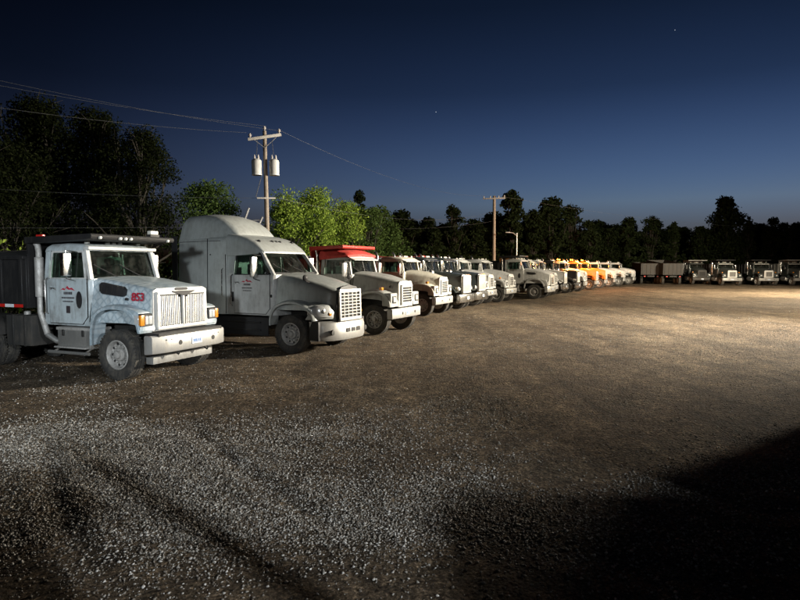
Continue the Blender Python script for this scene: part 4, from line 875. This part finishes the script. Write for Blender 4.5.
ROW = [
 ('round', 'paint_grey', (-0.90, 20.9), 'grey bonneted dump truck with red bed and red tarp over its cab', ex_red),
 ('round', 'paint_cream', (1.05, 28.6), 'cream bonneted dump truck with level-bar grille next after a wide gap', ex_body('body_grey', 'tarp_black', None)),
 ('square', 'paint_dark', (2.25, 31.6), 'dark truck with tall bright upright-bar grille beside the cream truck', ex_body('body_black', 'tarp_black', None)),
 ('square', 'paint_dark', (3.45, 34.3), 'second dark truck with upright-bar grille, red bed behind its cab', ex_body('paint_red', 'tarp_red', None, 2.85)),
 ('round', 'paint_white', (4.65, 37.0), 'white bonneted truck just past the two dark trucks', ex_body('body_grey', 'tarp_black', None)),
 ('round', 'paint_white', (6.35, 39.6), 'white bonneted truck with bright rims, second past the dark trucks', ex_body('body_black', 'tarp_black', None)),
 ('broad', 'paint_white', (9.75, 43.6), 'white truck standing forward with broad hood and open view of its cab door', ex_body('body_black', 'tarp_black', -1.1)),
 ('round', 'paint_white', (11.2, 46.6), 'white bonneted truck tucked behind the broad-hooded white truck', ex_body('body_grey', 'tarp_black', None)),
 ('square', 'paint_white', (12.5, 49.6), 'white square-nosed truck with upright-bar grille before the black truck', ex_body('body_black', 'tarp_black', None)),
 ('square', 'paint_black', (14.6, 53.0), 'black square-nosed truck between white truck and amber-lit trucks', ex_body('body_black', 'tarp_black', None)),
 ('round', 'paint_white', (16.7, 56.6), 'truck glowing amber under its lit roof beacons, next to the black truck', ex_body('body_black', 'tarp_black', None, beacons=2)),
 ('round', 'paint_amber', (19.0, 60.4), 'truck with amber glow put into its paint under lit roof beacons, nearer of two', ex_body('body_black', 'tarp_black', None, beacons=2)),
 ('round', 'paint_amber', (21.4, 64.6), 'truck with amber glow put into its paint under lit roof beacons, farther of two', ex_body('body_black', 'tarp_black', None, beacons=2)),
 ('round', 'paint_white', (23.9, 68.9), 'small white truck in the far row, third from its end', ex_body('body_black', 'tarp_black', None)),
 ('round', 'paint_white', (26.6, 73.2), 'small white truck in the far row, second from its end', ex_body('body_grey', 'tarp_black', None)),
 ('round', 'paint_white', (29.5, 77.6), 'last white truck at the far end of the long row', ex_body('body_grey', 'tarp_black', None)),
]
rj = random.Random(3)
for kind, paint, loc, label, ex in ROW: from_proto(kind, paint, loc, HEAD + R(rj.uniform(-2.2, 2.2)), label, ex)
# back row, noses to the camera
BACK = [
 ('round', 'paint_dark', (40.9, 74.5), R(-92), 'front-facing dark truck with pale visor and grille, leftmost of three at the back', ex_body('body_black', None, -1.0)),
 ('round', 'paint_dark', (45.4, 74.5), R(-93), 'front-facing dark truck with pale grille, middle of three at the back', ex_body('body_black', None, -1.1)),
 ('round', 'paint_dark', (49.7, 74.5), R(-92), 'front-facing dark truck with pale grille cut by the right picture edge', ex_body('body_grey', None, -0.8)),
 ('round', 'paint_dark', (39.0, 78.0), R(-95), 'dark truck at the back with grey canopy, half hidden beside the three front-facing trucks', ex_body('body_grey', None, -0.9)),
]
for kind, paint, loc, head, label, ex in BACK:
    c = from_proto(kind, paint, None, 0, label, ex, 'trucks parked across the back of the yard'); c.location = (loc[0], loc[1], 0); c.rotation_euler = (0, 0, head)
for p, km in protos.values():           # the patterns themselves are not part of the yard
    for nm in reversed(list(km)): 
        o = bpy.data.objects.get(nm)
        if o: bpy.data.objects.remove(o)
# two dump trailers seen from behind
def dump_trailer(loc, head, label, lift):
    t = empty('dump_trailer', (loc[0], loc[1], 0), head)
    MB().span(-0.2, 7.5, -0.45, 0.45, 0.95, 1.15).build('trailer_frame', 'frame_black', t, 0.02)
    b = MB(); rot = Matrix.Rotation(-lift, 3, 'Y')
    def L(x, y, z): q = rot @ Vector((x, y, z)); return (q.x, q.y, q.z + 1.25)
    for (x0, x1, y0, y1, z0, z1, nm) in ((0, 7.2, -1.2, 1.2, 0, 0.06, 'bed_floor'), (0, 7.2, -1.24, -1.2, 0, 1.5, 'bed_side'), (0, 7.2, 1.2, 1.24, 0, 1.5, 'bed_side'), (-0.05, 0, -1.24, 1.24, 0, 1.5, 'tailgate'), (7.2, 7.25, -1.24, 1.24, 0, 1.5, 'headboard')):
        m = MB(); m.add([L(x, y, z) for x in (x0, x1) for y in (y0, y1) for z in (z0, z1)], [(0,1,3,2),(4,6,7,5),(0,4,5,1),(2,3,7,6),(0,2,6,4),(1,5,7,3)]); m.build(nm, 'body_dim', t, 0.01, 1)
    for k in range(5):
        y = -1.0+0.5*k; m = MB(); m.add([L(x, yy, z) for x in (-0.10, -0.05) for yy in (y-0.05, y+0.05) for z in (0.05, 1.45)], [(0,1,3,2),(4,6,7,5),(0,4,5,1),(2,3,7,6),(0,2,6,4),(1,5,7,3)]); m.build('tailgate_rib', 'body_dim', t)
    for x in (0.9, 2.2):
        for s in (-1, 1): wheel(t, x, s*1.05, s, WH_REAR)
    for s in (-1, 1): MB().span(6.6, 6.75, s*0.6-0.06, s*0.6+0.06, 0.0, 1.0).build('landing_leg', 'frame_black', t)
    for s in (-1, 1): MB().span(-0.26, -0.2, s*0.8-0.10, s*0.8+0.10, 0.98, 1.10).build('tail_light', 'lens_red', t)
    tag(t, label, 'trailer', 'dump trailers at the back of the yard')
dump_trailer((33.2, 79.5), R(78), 'level grey dump trailer at the end of the long row', R(1.5))
dump_trailer((35.2, 77.5), R(84), 'grey dump trailer with wide tailgate beside the dark truck at the back', R(4))
#END_TRUCKS

# ------------------------------------------------------------------ trees
def leaf_quads(P, size, rg):
    n_ = len(P); a = rg.normal(size=(n_, 3)); a /= np.linalg.norm(a, axis=1, keepdims=True)
    b_ = rg.normal(size=(n_, 3)); b_ -= (b_*a).sum(1, keepdims=True)*a; b_ /= np.linalg.norm(b_, axis=1, keepdims=True)
    s = size*(0.6+0.8*rg.random((n_, 1))); w = s*0.55
    V = np.stack([P-a*s, P+b_*w, P+a*s, P-b_*w], 1).reshape(-1, 3)
    return V, np.arange(n_*4).reshape(-1, 4)
def make_tree(seed, h, rad, base, nclump, nleaf, leaf, leafmat, shape='round', bare=0.0, sparse=1.0):
    rg = np.random.default_rng(seed); rd = random.Random(seed)
    cents = []; tries = 0
    while len(cents) < nclump and tries < 20000:
        tries += 1
        u = rg.random(); z = base + (h-base)*u
        if shape == 'cone': r = rad*(1-u)**0.9 + 0.12*rad*(u < 0.95)
        elif shape == 'tall': r = rad*math.sin(math.pi*min(0.97, 0.12+u*0.86))**0.7
        else: r = rad*min(1.0, 0.72+0.7*u)*math.sqrt(max(0.02, 1-u**2.4))
        ang = rg.random()*2*math.pi; lob = 0.70+0.30*math.sin(ang*3+seed+z*0.8)+0.28*math.sin(ang*5+seed*2+z*1.7); lob = max(lob, 0.5)
        rr = r*lob*math.sqrt(rg.random()); cents.append((rr*math.cos(ang), rr*math.sin(ang), z))
    cents = np.array(cents); crad = rad*(0.16+0.20*rg.random(len(cents)))
    if shape == 'cone': crad *= 0.6
    wt_ = (0.25 + rg.random(len(cents))**1.3)*crad**2 + 0.02; k = rg.choice(len(cents), nleaf, p=wt_/wt_.sum())
    d = rg.normal(size=(nleaf, 3)); d /= np.linalg.norm(d, axis=1, keepdims=True); rr = rg.random((nleaf, 1))**0.45
    P = cents[k] + d*rr*crad[k][:, None]*np.array([1.15, 1.15, 0.8])
    V, F = leaf_quads(P, leaf, rg)
    crown = np_mesh('crown', V, F, leafmat)
    tk = MB(); lean = (rd.uniform(-0.3, 0.3), rd.uniform(-0.3, 0.3)); top = base + (h-base)*0.55
    tr = 0.028*h
    trunk_pts = [(0, 0, -0.2), (lean[0]*0.2, lean[1]*0.2, base*0.5), (lean[0]*0.5, lean[1]*0.5, base), (lean[0], lean[1], top), (lean[0]*1.1, lean[1]*1.1, h*0.9)]
    tk.tube(smooth_path(trunk_pts, 3), [tr*(1-0.93*i/12) for i in range(13)], 7)
    for i in range(min(len(cents), 22 + int(bare*40))):
        c = cents[i]; z0 = base*0.7 + (min(c[2], top)-base*0.7)*rd.uniform(0.2, 0.75); f = min(1, z0/top)
        a = Vector((lean[0]*f, lean[1]*f, z0)); b_ = Vector(c)
        mid = a.lerp(b_, 0.5) + Vector((rd.uniform(-.2, .2), rd.uniform(-.2, .2), rd.uniform(-0.1, 0.35)))*rad*0.2
        r0 = tr*rd.uniform(0.25, 0.45); tk.tube(smooth_path([tuple(a), tuple(mid), tuple(b_)], 3), [r0*(1-0.85*j/6) for j in range(7)], 5)
        if bare > 0:
            for q in range(3):
                e = b_ + Vector((rd.uniform(-1, 1), rd.uniform(-1, 1), rd.uniform(0.0, 1.2)))*rad*0.30
                tk.tube([tuple(mid.lerp(b_, 0.6)), tuple(b_.lerp(e, 0.5)+Vector((0, 0, 0.05))), tuple(e)], [r0*0.35, r0*0.22, r0*0.08], 4)
    return crown, tk.mesh('trunk', 'bark')
def plant_tree(name, meshes, px, Y, label, group, scale=(1, 1, 1), rz=0.0, x_override=None):
    X = (px-400)/600*Y if x_override is None else x_override
    t = empty(name, (X, Y, 0), rz); t.scale = scale
    link('trunk', meshes[1], t); link('crown', meshes[0], t); tag(t, label, 'tree', group); return t
G1 = 'trees behind the near trucks'; G2 = 'dark trees along the back of the yard'
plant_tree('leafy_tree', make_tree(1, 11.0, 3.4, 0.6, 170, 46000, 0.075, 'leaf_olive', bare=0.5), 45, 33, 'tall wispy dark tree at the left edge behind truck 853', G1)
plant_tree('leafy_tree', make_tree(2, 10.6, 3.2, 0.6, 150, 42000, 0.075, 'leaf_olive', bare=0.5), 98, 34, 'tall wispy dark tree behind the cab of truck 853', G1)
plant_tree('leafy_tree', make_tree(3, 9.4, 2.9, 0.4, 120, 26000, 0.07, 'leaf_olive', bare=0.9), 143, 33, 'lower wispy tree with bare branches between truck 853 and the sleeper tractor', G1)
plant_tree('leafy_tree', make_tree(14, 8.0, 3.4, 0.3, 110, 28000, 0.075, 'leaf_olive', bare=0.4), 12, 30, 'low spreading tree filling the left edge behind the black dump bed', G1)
plant_tree('leafy_tree', make_tree(4, 7.6, 3.0, 0.2, 80, 17000, 0.085, 'leaf_mid'), 208, 38, 'round green tree just behind the sleeper tractor roof', G1)
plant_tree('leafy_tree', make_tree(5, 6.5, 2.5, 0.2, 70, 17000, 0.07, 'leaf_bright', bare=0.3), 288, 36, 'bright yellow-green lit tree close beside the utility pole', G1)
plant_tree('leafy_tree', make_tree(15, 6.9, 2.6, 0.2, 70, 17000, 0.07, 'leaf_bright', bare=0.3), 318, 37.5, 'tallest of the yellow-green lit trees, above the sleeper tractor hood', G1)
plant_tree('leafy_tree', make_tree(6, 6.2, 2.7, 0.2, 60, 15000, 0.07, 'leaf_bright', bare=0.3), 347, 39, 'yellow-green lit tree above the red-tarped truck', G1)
plant_tree('leafy_tree', make_tree(16, 5.8, 2.3, 0.2, 50, 10000, 0.08, 'leaf_mid', bare=0.3), 370, 40, 'duller green tree between the yellow-green trees and the cream truck', G1)
plant_tree('conifer_tree', make_tree(7, 8.0, 1.5, 0.3, 70, 9000, 0.09, 'leaf_dark', 'cone'), 360, 44, 'dark pointed conifer behind the yellow-green trees', G1)
plant_tree('leafy_tree', make_tree(8, 6.4, 2.4, 0.3, 50, 9000, 0.10, 'leaf_mid'), 382, 44, 'dull green tree above the cream truck', G1)
far = {'r1': make_tree(21, 10, 3.0, 0.3, 80, 7500, 0.20, 'leaf_dark'), 'r2': make_tree(22, 10, 2.5, 0.3, 70, 6500, 0.20, 'leaf_dark'), 'r3': make_tree(23, 10, 3.4, 0.3, 90, 8000, 0.20, 'leaf_dark'),
       't1': make_tree(24, 10, 1.8, 0.3, 90, 6500, 0.18, 'leaf_dark'), 'c1': make_tree(25, 10, 2.0, 0.3, 90, 5500, 0.18, 'leaf_dark', 'cone'), 's1': make_tree(26, 10, 2.2, 0.3, 80, 4800, 0.17, 'leaf_dark', bare=0.5)}
TL = [(400, 215, 'r3', 70), (430, 221, 'r2', 74), (453, 206, 's1', 78), (474, 222, 'r1', 80), (512, 191, 't1', 84), (532, 214, 'r2', 86), (549, 203, 'r3', 88), (570, 206, 's1', 90), (588, 224, 'r2', 88), (608, 231, 'r1', 92), (627, 221, 'r2', 92), (650, 217, 's1', 94), (673, 223, 'c1', 94), (700, 229, 'r1', 95), (724, 202, 'r3', 96), (746, 222, 's1', 96), (770, 221, 'r2', 96), (788, 225, 's1', 98), (806, 227, 'r1', 98)]
WHERE = {400: 'broad dark tree right behind the dull green tree above the cream truck', 430: 'rounded dark tree above the first dark truck', 453: 'sparse tree rising above the dark trucks', 474: 'rounded dark tree just left of the tall brown pole', 512: 'tall narrow tree just right of the tall brown pole', 532: 'dark tree between the tall narrow tree and the broad tree',
 549: 'broad dark tree above the far white trucks', 570: 'sparse tree right of the broad dark tree above the amber-lit trucks', 588: 'rounded dark tree above the amber-lit trucks', 608: 'low dark tree above the end of the long row', 627: 'rounded dark tree left of the dump trailers', 650: 'sparse dark tree above the level dump trailer',
 673: 'pointed conifer in the dark treeline above the dump trailers', 700: 'low dark tree between the conifer and the tallest rounded tree', 724: 'tallest rounded tree above the front-facing trucks at the back', 746: 'sparse dark tree just right of the tallest rounded tree', 770: 'rounded dark tree above the middle front-facing truck', 788: 'sparse dark tree near the right edge of the treeline', 806: 'dark tree at the far right end of the treeline'}
rr_ = random.Random(5)
for px, ty, key, Y in TL:
    hgt = 2.4 + (266-ty)*Y/600
    plant_tree('conifer_tree' if key[0] == 'c' else 'leafy_tree', far[key], px, Y, WHERE[px], G2, (rr_.uniform(0.9, 1.15)*hgt/10, rr_.uniform(0.9, 1.15)*hgt/10, hgt/10), rr_.uniform(0, 6.28))
for k in range(60):     # lower trees filling the wood behind
    px = 392 + k*7.2 + rr_.uniform(-5, 5); Y = 78 + 24*min(1, max(0, (px-400)/250)) + rr_.uniform(2, 8); hgt = rr_.uniform(7.2, 10.0) 
    plant_tree('leafy_tree', far[rr_.choice(['r1', 'r2', 'r3'])], px, Y, 'low dark tree filling the wood behind the taller treeline', G2, (hgt/9, hgt/9, hgt/10), rr_.uniform(0, 6.28))
# undergrowth along the back edge and behind the near trucks
rg = np.random.default_rng(77); nU = 72000
u = rg.random(nU)*6.0; kx = [-36, -16, -3, 4, 10, 22, 80]; ky = [36, 40, 47, 62, 80, 100, 106]; nU = len(u)
ux = np.interp(u, range(7), kx) + rg.normal(0, 0.9, nU); uy = np.interp(u, range(7), ky) + rg.normal(0, 0.9, nU); uh = (1.8+2.6*vnoise(ux*0.35, uy*0.35, 9))*rg.random(nU)**0.7
V, F = leaf_quads(np.stack([ux, uy, uh], 1), 0.26, rg)
tag(link('undergrowth', np_mesh('undergrowth', V, F, 'leaf_dark')), 'dark undergrowth along the edge of the yard', None, None, 'stuff')
V, F = leaf_quads(np.stack([rg.normal(-17.6, 0.7, 700), rg.normal(26.5, 0.5, 700), np.abs(rg.normal(1.9, 0.6, 700))], 1), 0.12, rg)
sh = empty('shrub', (-17.6, 26.5, 0)); sh_m = np_mesh('foliage', V - np.array([-17.6, 26.5, 0]), F, 'leaf_bright'); link('foliage', sh_m, sh)
ms = MB()
for a in range(7): ms.tube([(0, 0, 0), (0.3*math.cos(a), 0.3*math.sin(a), 1.0), (0.7*math.cos(a), 0.5*math.sin(a), 2.2)], [0.04, 0.03, 0.01], 5)
ms.build('stem', 'bark', sh); tag(sh, 'yellow-green lit shrub at the left edge behind the dump bed', 'shrub')
#END_TREES

# ------------------------------------------------------------------ utility poles and lines
def insulator(parent, x, y, z):
    MB().lathe([(0, 0.03), (0.06, 0.03), (0.07, 0.075), (0.11, 0.06), (0.13, 0.085), (0.18, 0.05), (0.22, 0.03)], (x, y, z), 'z', 10).build('insulator', 'porcelain', parent)
P1 = (-6.55, 30.0)
p1 = empty('utility_pole', (P1[0], P1[1], 0), R(0)); p1.rotation_euler = (0, R(-0.8), R(12))
MB().tube([(0, 0, -0.3), (0, 0, 4), (0, 0, 9.05)], [0.13, 0.115, 0.09], 12).build('pole', 'wood_pole', p1)
ca = MB().bar((-0.80, -0.13, 8.58), (0.80, -0.13, 8.86), 0.10, 0.13).build('crossarm', 'wood_arm', p1, 0.01)
for x, z in ((-0.70, 8.66), (0.70, 8.92)): insulator(ca, x, -0.13, z)
insulator(p1, 0, 0, 9.05)
for s in (-1, 1): MB().bar((0, -0.10, 8.2), (s*0.55, -0.13, 8.66+0.05*s), 0.04, 0.02).build('crossarm_brace', 'galvanised', ca)
for x in (-0.42, 0.42):
    tr = MB().lathe([(6.88, 0.05), (6.90, 0.235), (7.55, 0.245), (7.60, 0.22), (7.66, 0.10), (7.67, 0.02)], (x, -0.12, 0), 'z', 20).build('transformer', 'transformer_grey', p1)
    for d in (-0.09, 0.09): MB().lathe([(7.60, 0.035), (7.68, 0.05), (7.76, 0.045), (7.86, 0.02)], (x+d, -0.12, 0), 'z', 8).build('bushing', 'porcelain', tr)
    MB().span(x-0.04, x+0.04, -0.05, 0.0, 7.0, 7.5).build('transformer_bracket', 'galvanised', tr)
    MB().lathe([(6.86, 0.25), (6.90, 0.25)], (x, -0.12, 0), 'z', 20).build('tank_base', 'plate_white', tr)
MB().bar((-0.45, -0.1, 5.75), (0.45, -0.1, 5.75), 0.06, 0.07).build('service_arm', 'wood_arm', p1, 0.005)
for x in (-0.35, 0.35): MB().tube([(x, -0.1, 8.6), (x*1.1, -0.15, 8.1), (x*1.2, -0.12, 7.8)], 0.012, 5).build('drop_lead', 'wire_metal', p1)
MB().tube([(-0.15, -0.16, 7.0), (-0.35, -0.2, 6.3), (-0.5, -0.15, 5.8)], 0.018, 5).build('drop_lead', 'wire_metal', p1)
tag(p1, 'wooden utility pole with crossarm and two grey transformers behind the sleeper tractor', 'utility pole', 'utility poles')
p2 = empty('utility_pole', (10.1, 64.8, 0)); p2.rotation_euler = (0, 0, R(-20))
MB().tube([(0, 0, -0.3), (0, 0, 4), (0, 0, 9.9)], [0.22, 0.19, 0.15], 10).build('pole', 'wood_pole', p2)
c2 = MB().bar((-1.2, -0.15, 9.62), (1.2, -0.15, 9.62), 0.10, 0.12).build('crossarm', 'wood_arm', p2, 0.01)
for x in (-1.1, -0.4, 0.5, 1.1): insulator(c2, x, -0.15, 9.68)
tag(p2, 'tall brown wooden utility pole standing behind the white trucks', 'utility pole', 'utility poles')
p3 = empty('light_pole', (12.4, 64.0, 0))
MB().tube([(0, 0, 0), (0, 0, 5.9)], [0.09, 0.06], 8).build('pole', 'galvanised', p3)
MB().tube([(0, 0, 5.6), (-0.4, -0.1, 5.9), (-0.8, -0.2, 5.95)], 0.04, 6).build('arm', 'galvanised', p3); MB().box((-1.0, -0.25, 5.95), (0.5, 0.2, 0.1)).build('lamp_head', 'galvanised', p3, 0.03)
tag(p3, 'thin grey unlit light pole right of the tall wooden pole', 'light pole')
def line(a, b, sag, label, r=0.0055):
    pts = []
    for i in range(25):
        t = i/24; p = Vector(a).lerp(Vector(b), t); p.z -= sag*4*t*(1-t); pts.append(tuple(p))
    o = MB().tube(pts, r, 5).build('power_line', 'wire_metal'); tag(o, label, 'power line', 'overhead power lines'); return o
line((P1[0]-0.95, 29.7, 8.9), (-24, 17.5, 9.2), 0.5, 'lowest of the overhead wires running off the crossarm to the left')
line((P1[0], 30.0, 9.28), (-23.2, 18.2, 10.2), 0.4, 'middle overhead wire running from the pole top to the left')
line((P1[0]+0.7, 30.0, 9.05), (-22.5, 19.0, 10.6), 0.4, 'upper overhead wire running off the crossarm to the left')
line((P1[0]+0.7, 30.1, 9.05), (10.1-1.0, 64.6, 9.9), 0.9, 'overhead wire between the transformer pole and the tall brown pole, highest')
line((P1[0]+0.4, 30.1, 5.8), (9.9, 64.6, 8.2), 1.0, 'drooping service wire between the transformer pole and the tall brown pole')
line((P1[0]-0.45, 29.9, 5.75), (-26, 26, 6.4), 0.25, 'service wire crossing the dark trees to the left of the transformer pole')
line((P1[0]-0.2, 29.9, 4.4), (-24, 24, 4.0), 0.1, 'low cable crossing just above the roof of truck 853')
line((10.6, 64.8, 9.9), (75, 98, 9.0), 1.5, 'overhead wire running right from the tall brown pole above the treeline')
line((9.9, 64.9, 7.2), (-8, 42, 5.4), 0.6, 'low service wire across the trees above the dark trucks')
# leaning boom poles behind the sleeper tractor
lm = empty('lattice_frame', (-6.9, 27.0, 0))
for a, b_ in (((-0.9, 0, 2.2), (0.15, 0, 5.0)), ((0.1, 0, 3.2), (0.75, 0, 4.6)), ((-0.4, 0, 4.35), (0.6, 0, 4.45)), ((-0.9, 0, 0), (-0.9, 0, 2.3)), ((0.1, 0, 0), (0.1, 0, 3.3))): MB().tube([a, b_], 0.045, 7).build('strut', 'galvanised', lm)
tag(lm, 'pale slanted metal struts rising beside the utility pole behind the sleeper tractor', 'frame')

# stars
for k, (px, py, r) in enumerate(((436, 112, 0.85), (675, 30, 0.8))):
    D = 1400; d = Vector(((px-400)/600, 1, (300-py)/600)); d = Matrix.Rotation(R(-3.24), 3, 'X') @ d
    me = bpy.data.meshes.new('star'); bm = bmesh.new(); bmesh.ops.create_icosphere(bm, subdivisions=1, radius=r); bm.to_mesh(me); bm.free(); me.materials.append(MATS['star_glow'])
    tag(link('star', me, None, Vector(cam.location) + d*D), ('faint star high over the middle of the yard', 'faint star near the top right of the sky')[k], 'star')

# ------------------------------------------------------------------ yard floodlights, added fills and unseen shadow casters outside the picture
def flood(P, lens, label, aim_z=None):
    x, y, z = P['pos']; t = empty('floodlight_pole', (x, y, 0))
    dv = (Vector(P['aim']) - Vector(P['pos'])).normalized(); q = dv.to_track_quat('-Z', 'Y')
    MB().tube([(-dv.x*0.5, -dv.y*0.5, -0.2), (-dv.x*0.5, -dv.y*0.5, z+0.3)], [0.12, 0.08], 10).build('pole', 'galvanised', t)
    MB().tube([(-dv.x*0.5, -dv.y*0.5, z+0.1), (-dv.x*0.12, -dv.y*0.12, z)], 0.035, 6).build('arm', 'galvanised', t)
    rot = q.to_matrix()
    h = MB(); h.box((0, 0, z) - dv*0.06, (0.5, 0.36, 0.10), rot) if False else h.box(Vector((0, 0, z)) - dv*0.06, (0.5, 0.36, 0.10), rot)
    ho = h.build('lamp_housing', 'frame_black', t, 0.02)
    MB().box(Vector((0, 0, z)) - dv*0.004, (0.42, 0.30, 0.012), rot).build('lamp_lens', lens, ho)
    d = bpy.data.lights.new('flood_lamp', 'SPOT'); d.energy = P['watts']; d.color = P['col']; d.spot_size = R(P['cone']); d.spot_blend = P['blend']; d.shadow_soft_size = P['rad']
    lo = bpy.data.objects.new('flood_lamp', d); COL.objects.link(lo); lo.parent = ho; lo.location = Vector((0, 0, z)) + dv*0.06; lo.rotation_euler = q.to_euler()
    tag(t, label, 'floodlight')
flood(LAMP_WARM, 'lamp_lens_warm', 'warm yard floodlight on a pole beyond the right edge')
flood(FILL_WARM_FAR, 'lamp_lens_warm', 'added warm fill floodlight on its own pole, brightening the far trucks')
flood(FILL_WARM_BAND, 'lamp_lens_warm', 'added warm fill floodlight beside the first, covering a dark band of the yard')
flood(LAMP_COOL_LOW, 'lamp_lens_cool', 'second cool floodlight behind the camera, tipped down to the gravel')
flood(LAMP_COOL, 'lamp_lens_cool', 'cool yard floodlight on a pole behind the camera')
bw = empty('shadow_wall', (6.0, -1.6, 0))  # unseen wall, added to keep the low lamp off the nearest gravel
rb = random.Random(8); me_b = MB().span(-0.74, 0.74, -0.3, 0.3, 0, 0.60).mesh('block', 'concrete', 0.03)
for row in range(6):
    for k in range(5):
        if row == 5 and k == 1: continue
        link('block', me_b, bw, (-2.6 + 1.52*k + (0.35 if row % 2 else 0), rb.uniform(-0.02, 0.02), 0.56*row - 0.02), (0, 0, rb.uniform(-0.01, 0.01)), (1, 1, 0.92))
for x0, x1, h in ((-3.3, -2.2, 0.10), (-1.3, -0.9, 0.16), (0.3, 1.6, 0.07), (2.2, 2.6, 0.2)): MB().span(x0, x1, -0.2, 0.2, 3.34, 3.35+h).build('shade_board', 'wood_pole', bw, 0.01)  # added boards that break up the edge of the wall's shadow
MB().tube([(-0.55, 0, 2.7), (-0.55, 0, 3.74)], 0.05, 8).build('post', 'galvanised', bw)
tag(bw, 'unseen stacked concrete wall added behind the camera to shade the gravel', 'wall')
bt = empty('shadow_trailer', (12.67, 12.36, 0), R(-121))  # unseen trailer, added and sized to cast the lower right shadow
MB().span(0, 12.5, -1.25, 1.25, 1.0, 3.2).build('box', 'aluminium', bt, 0.03)
MB().span(0.2, 12.2, -0.5, 0.5, 0.85, 0.99).build('trailer_frame', 'frame_black', bt)
for x in (1.0, 2.3):
    for s_ in (-1, 1): wheel(bt, x, s_*1.05, s_, WH_REAR)
for s_ in (-1, 1):
    MB().span(9.6, 9.75, s_*0.6-0.06, s_*0.6+0.06, 0, 0.85).build('landing_leg', 'frame_black', bt)
    MB().span(0.1, 11, s_*1.2-0.02, s_*1.2+0.02, 0.25, 0.99).build('side_skirt', 'plastic_dark', bt)
tag(bt, 'unseen closed box trailer added beyond the right edge to cast a shadow', 'trailer')
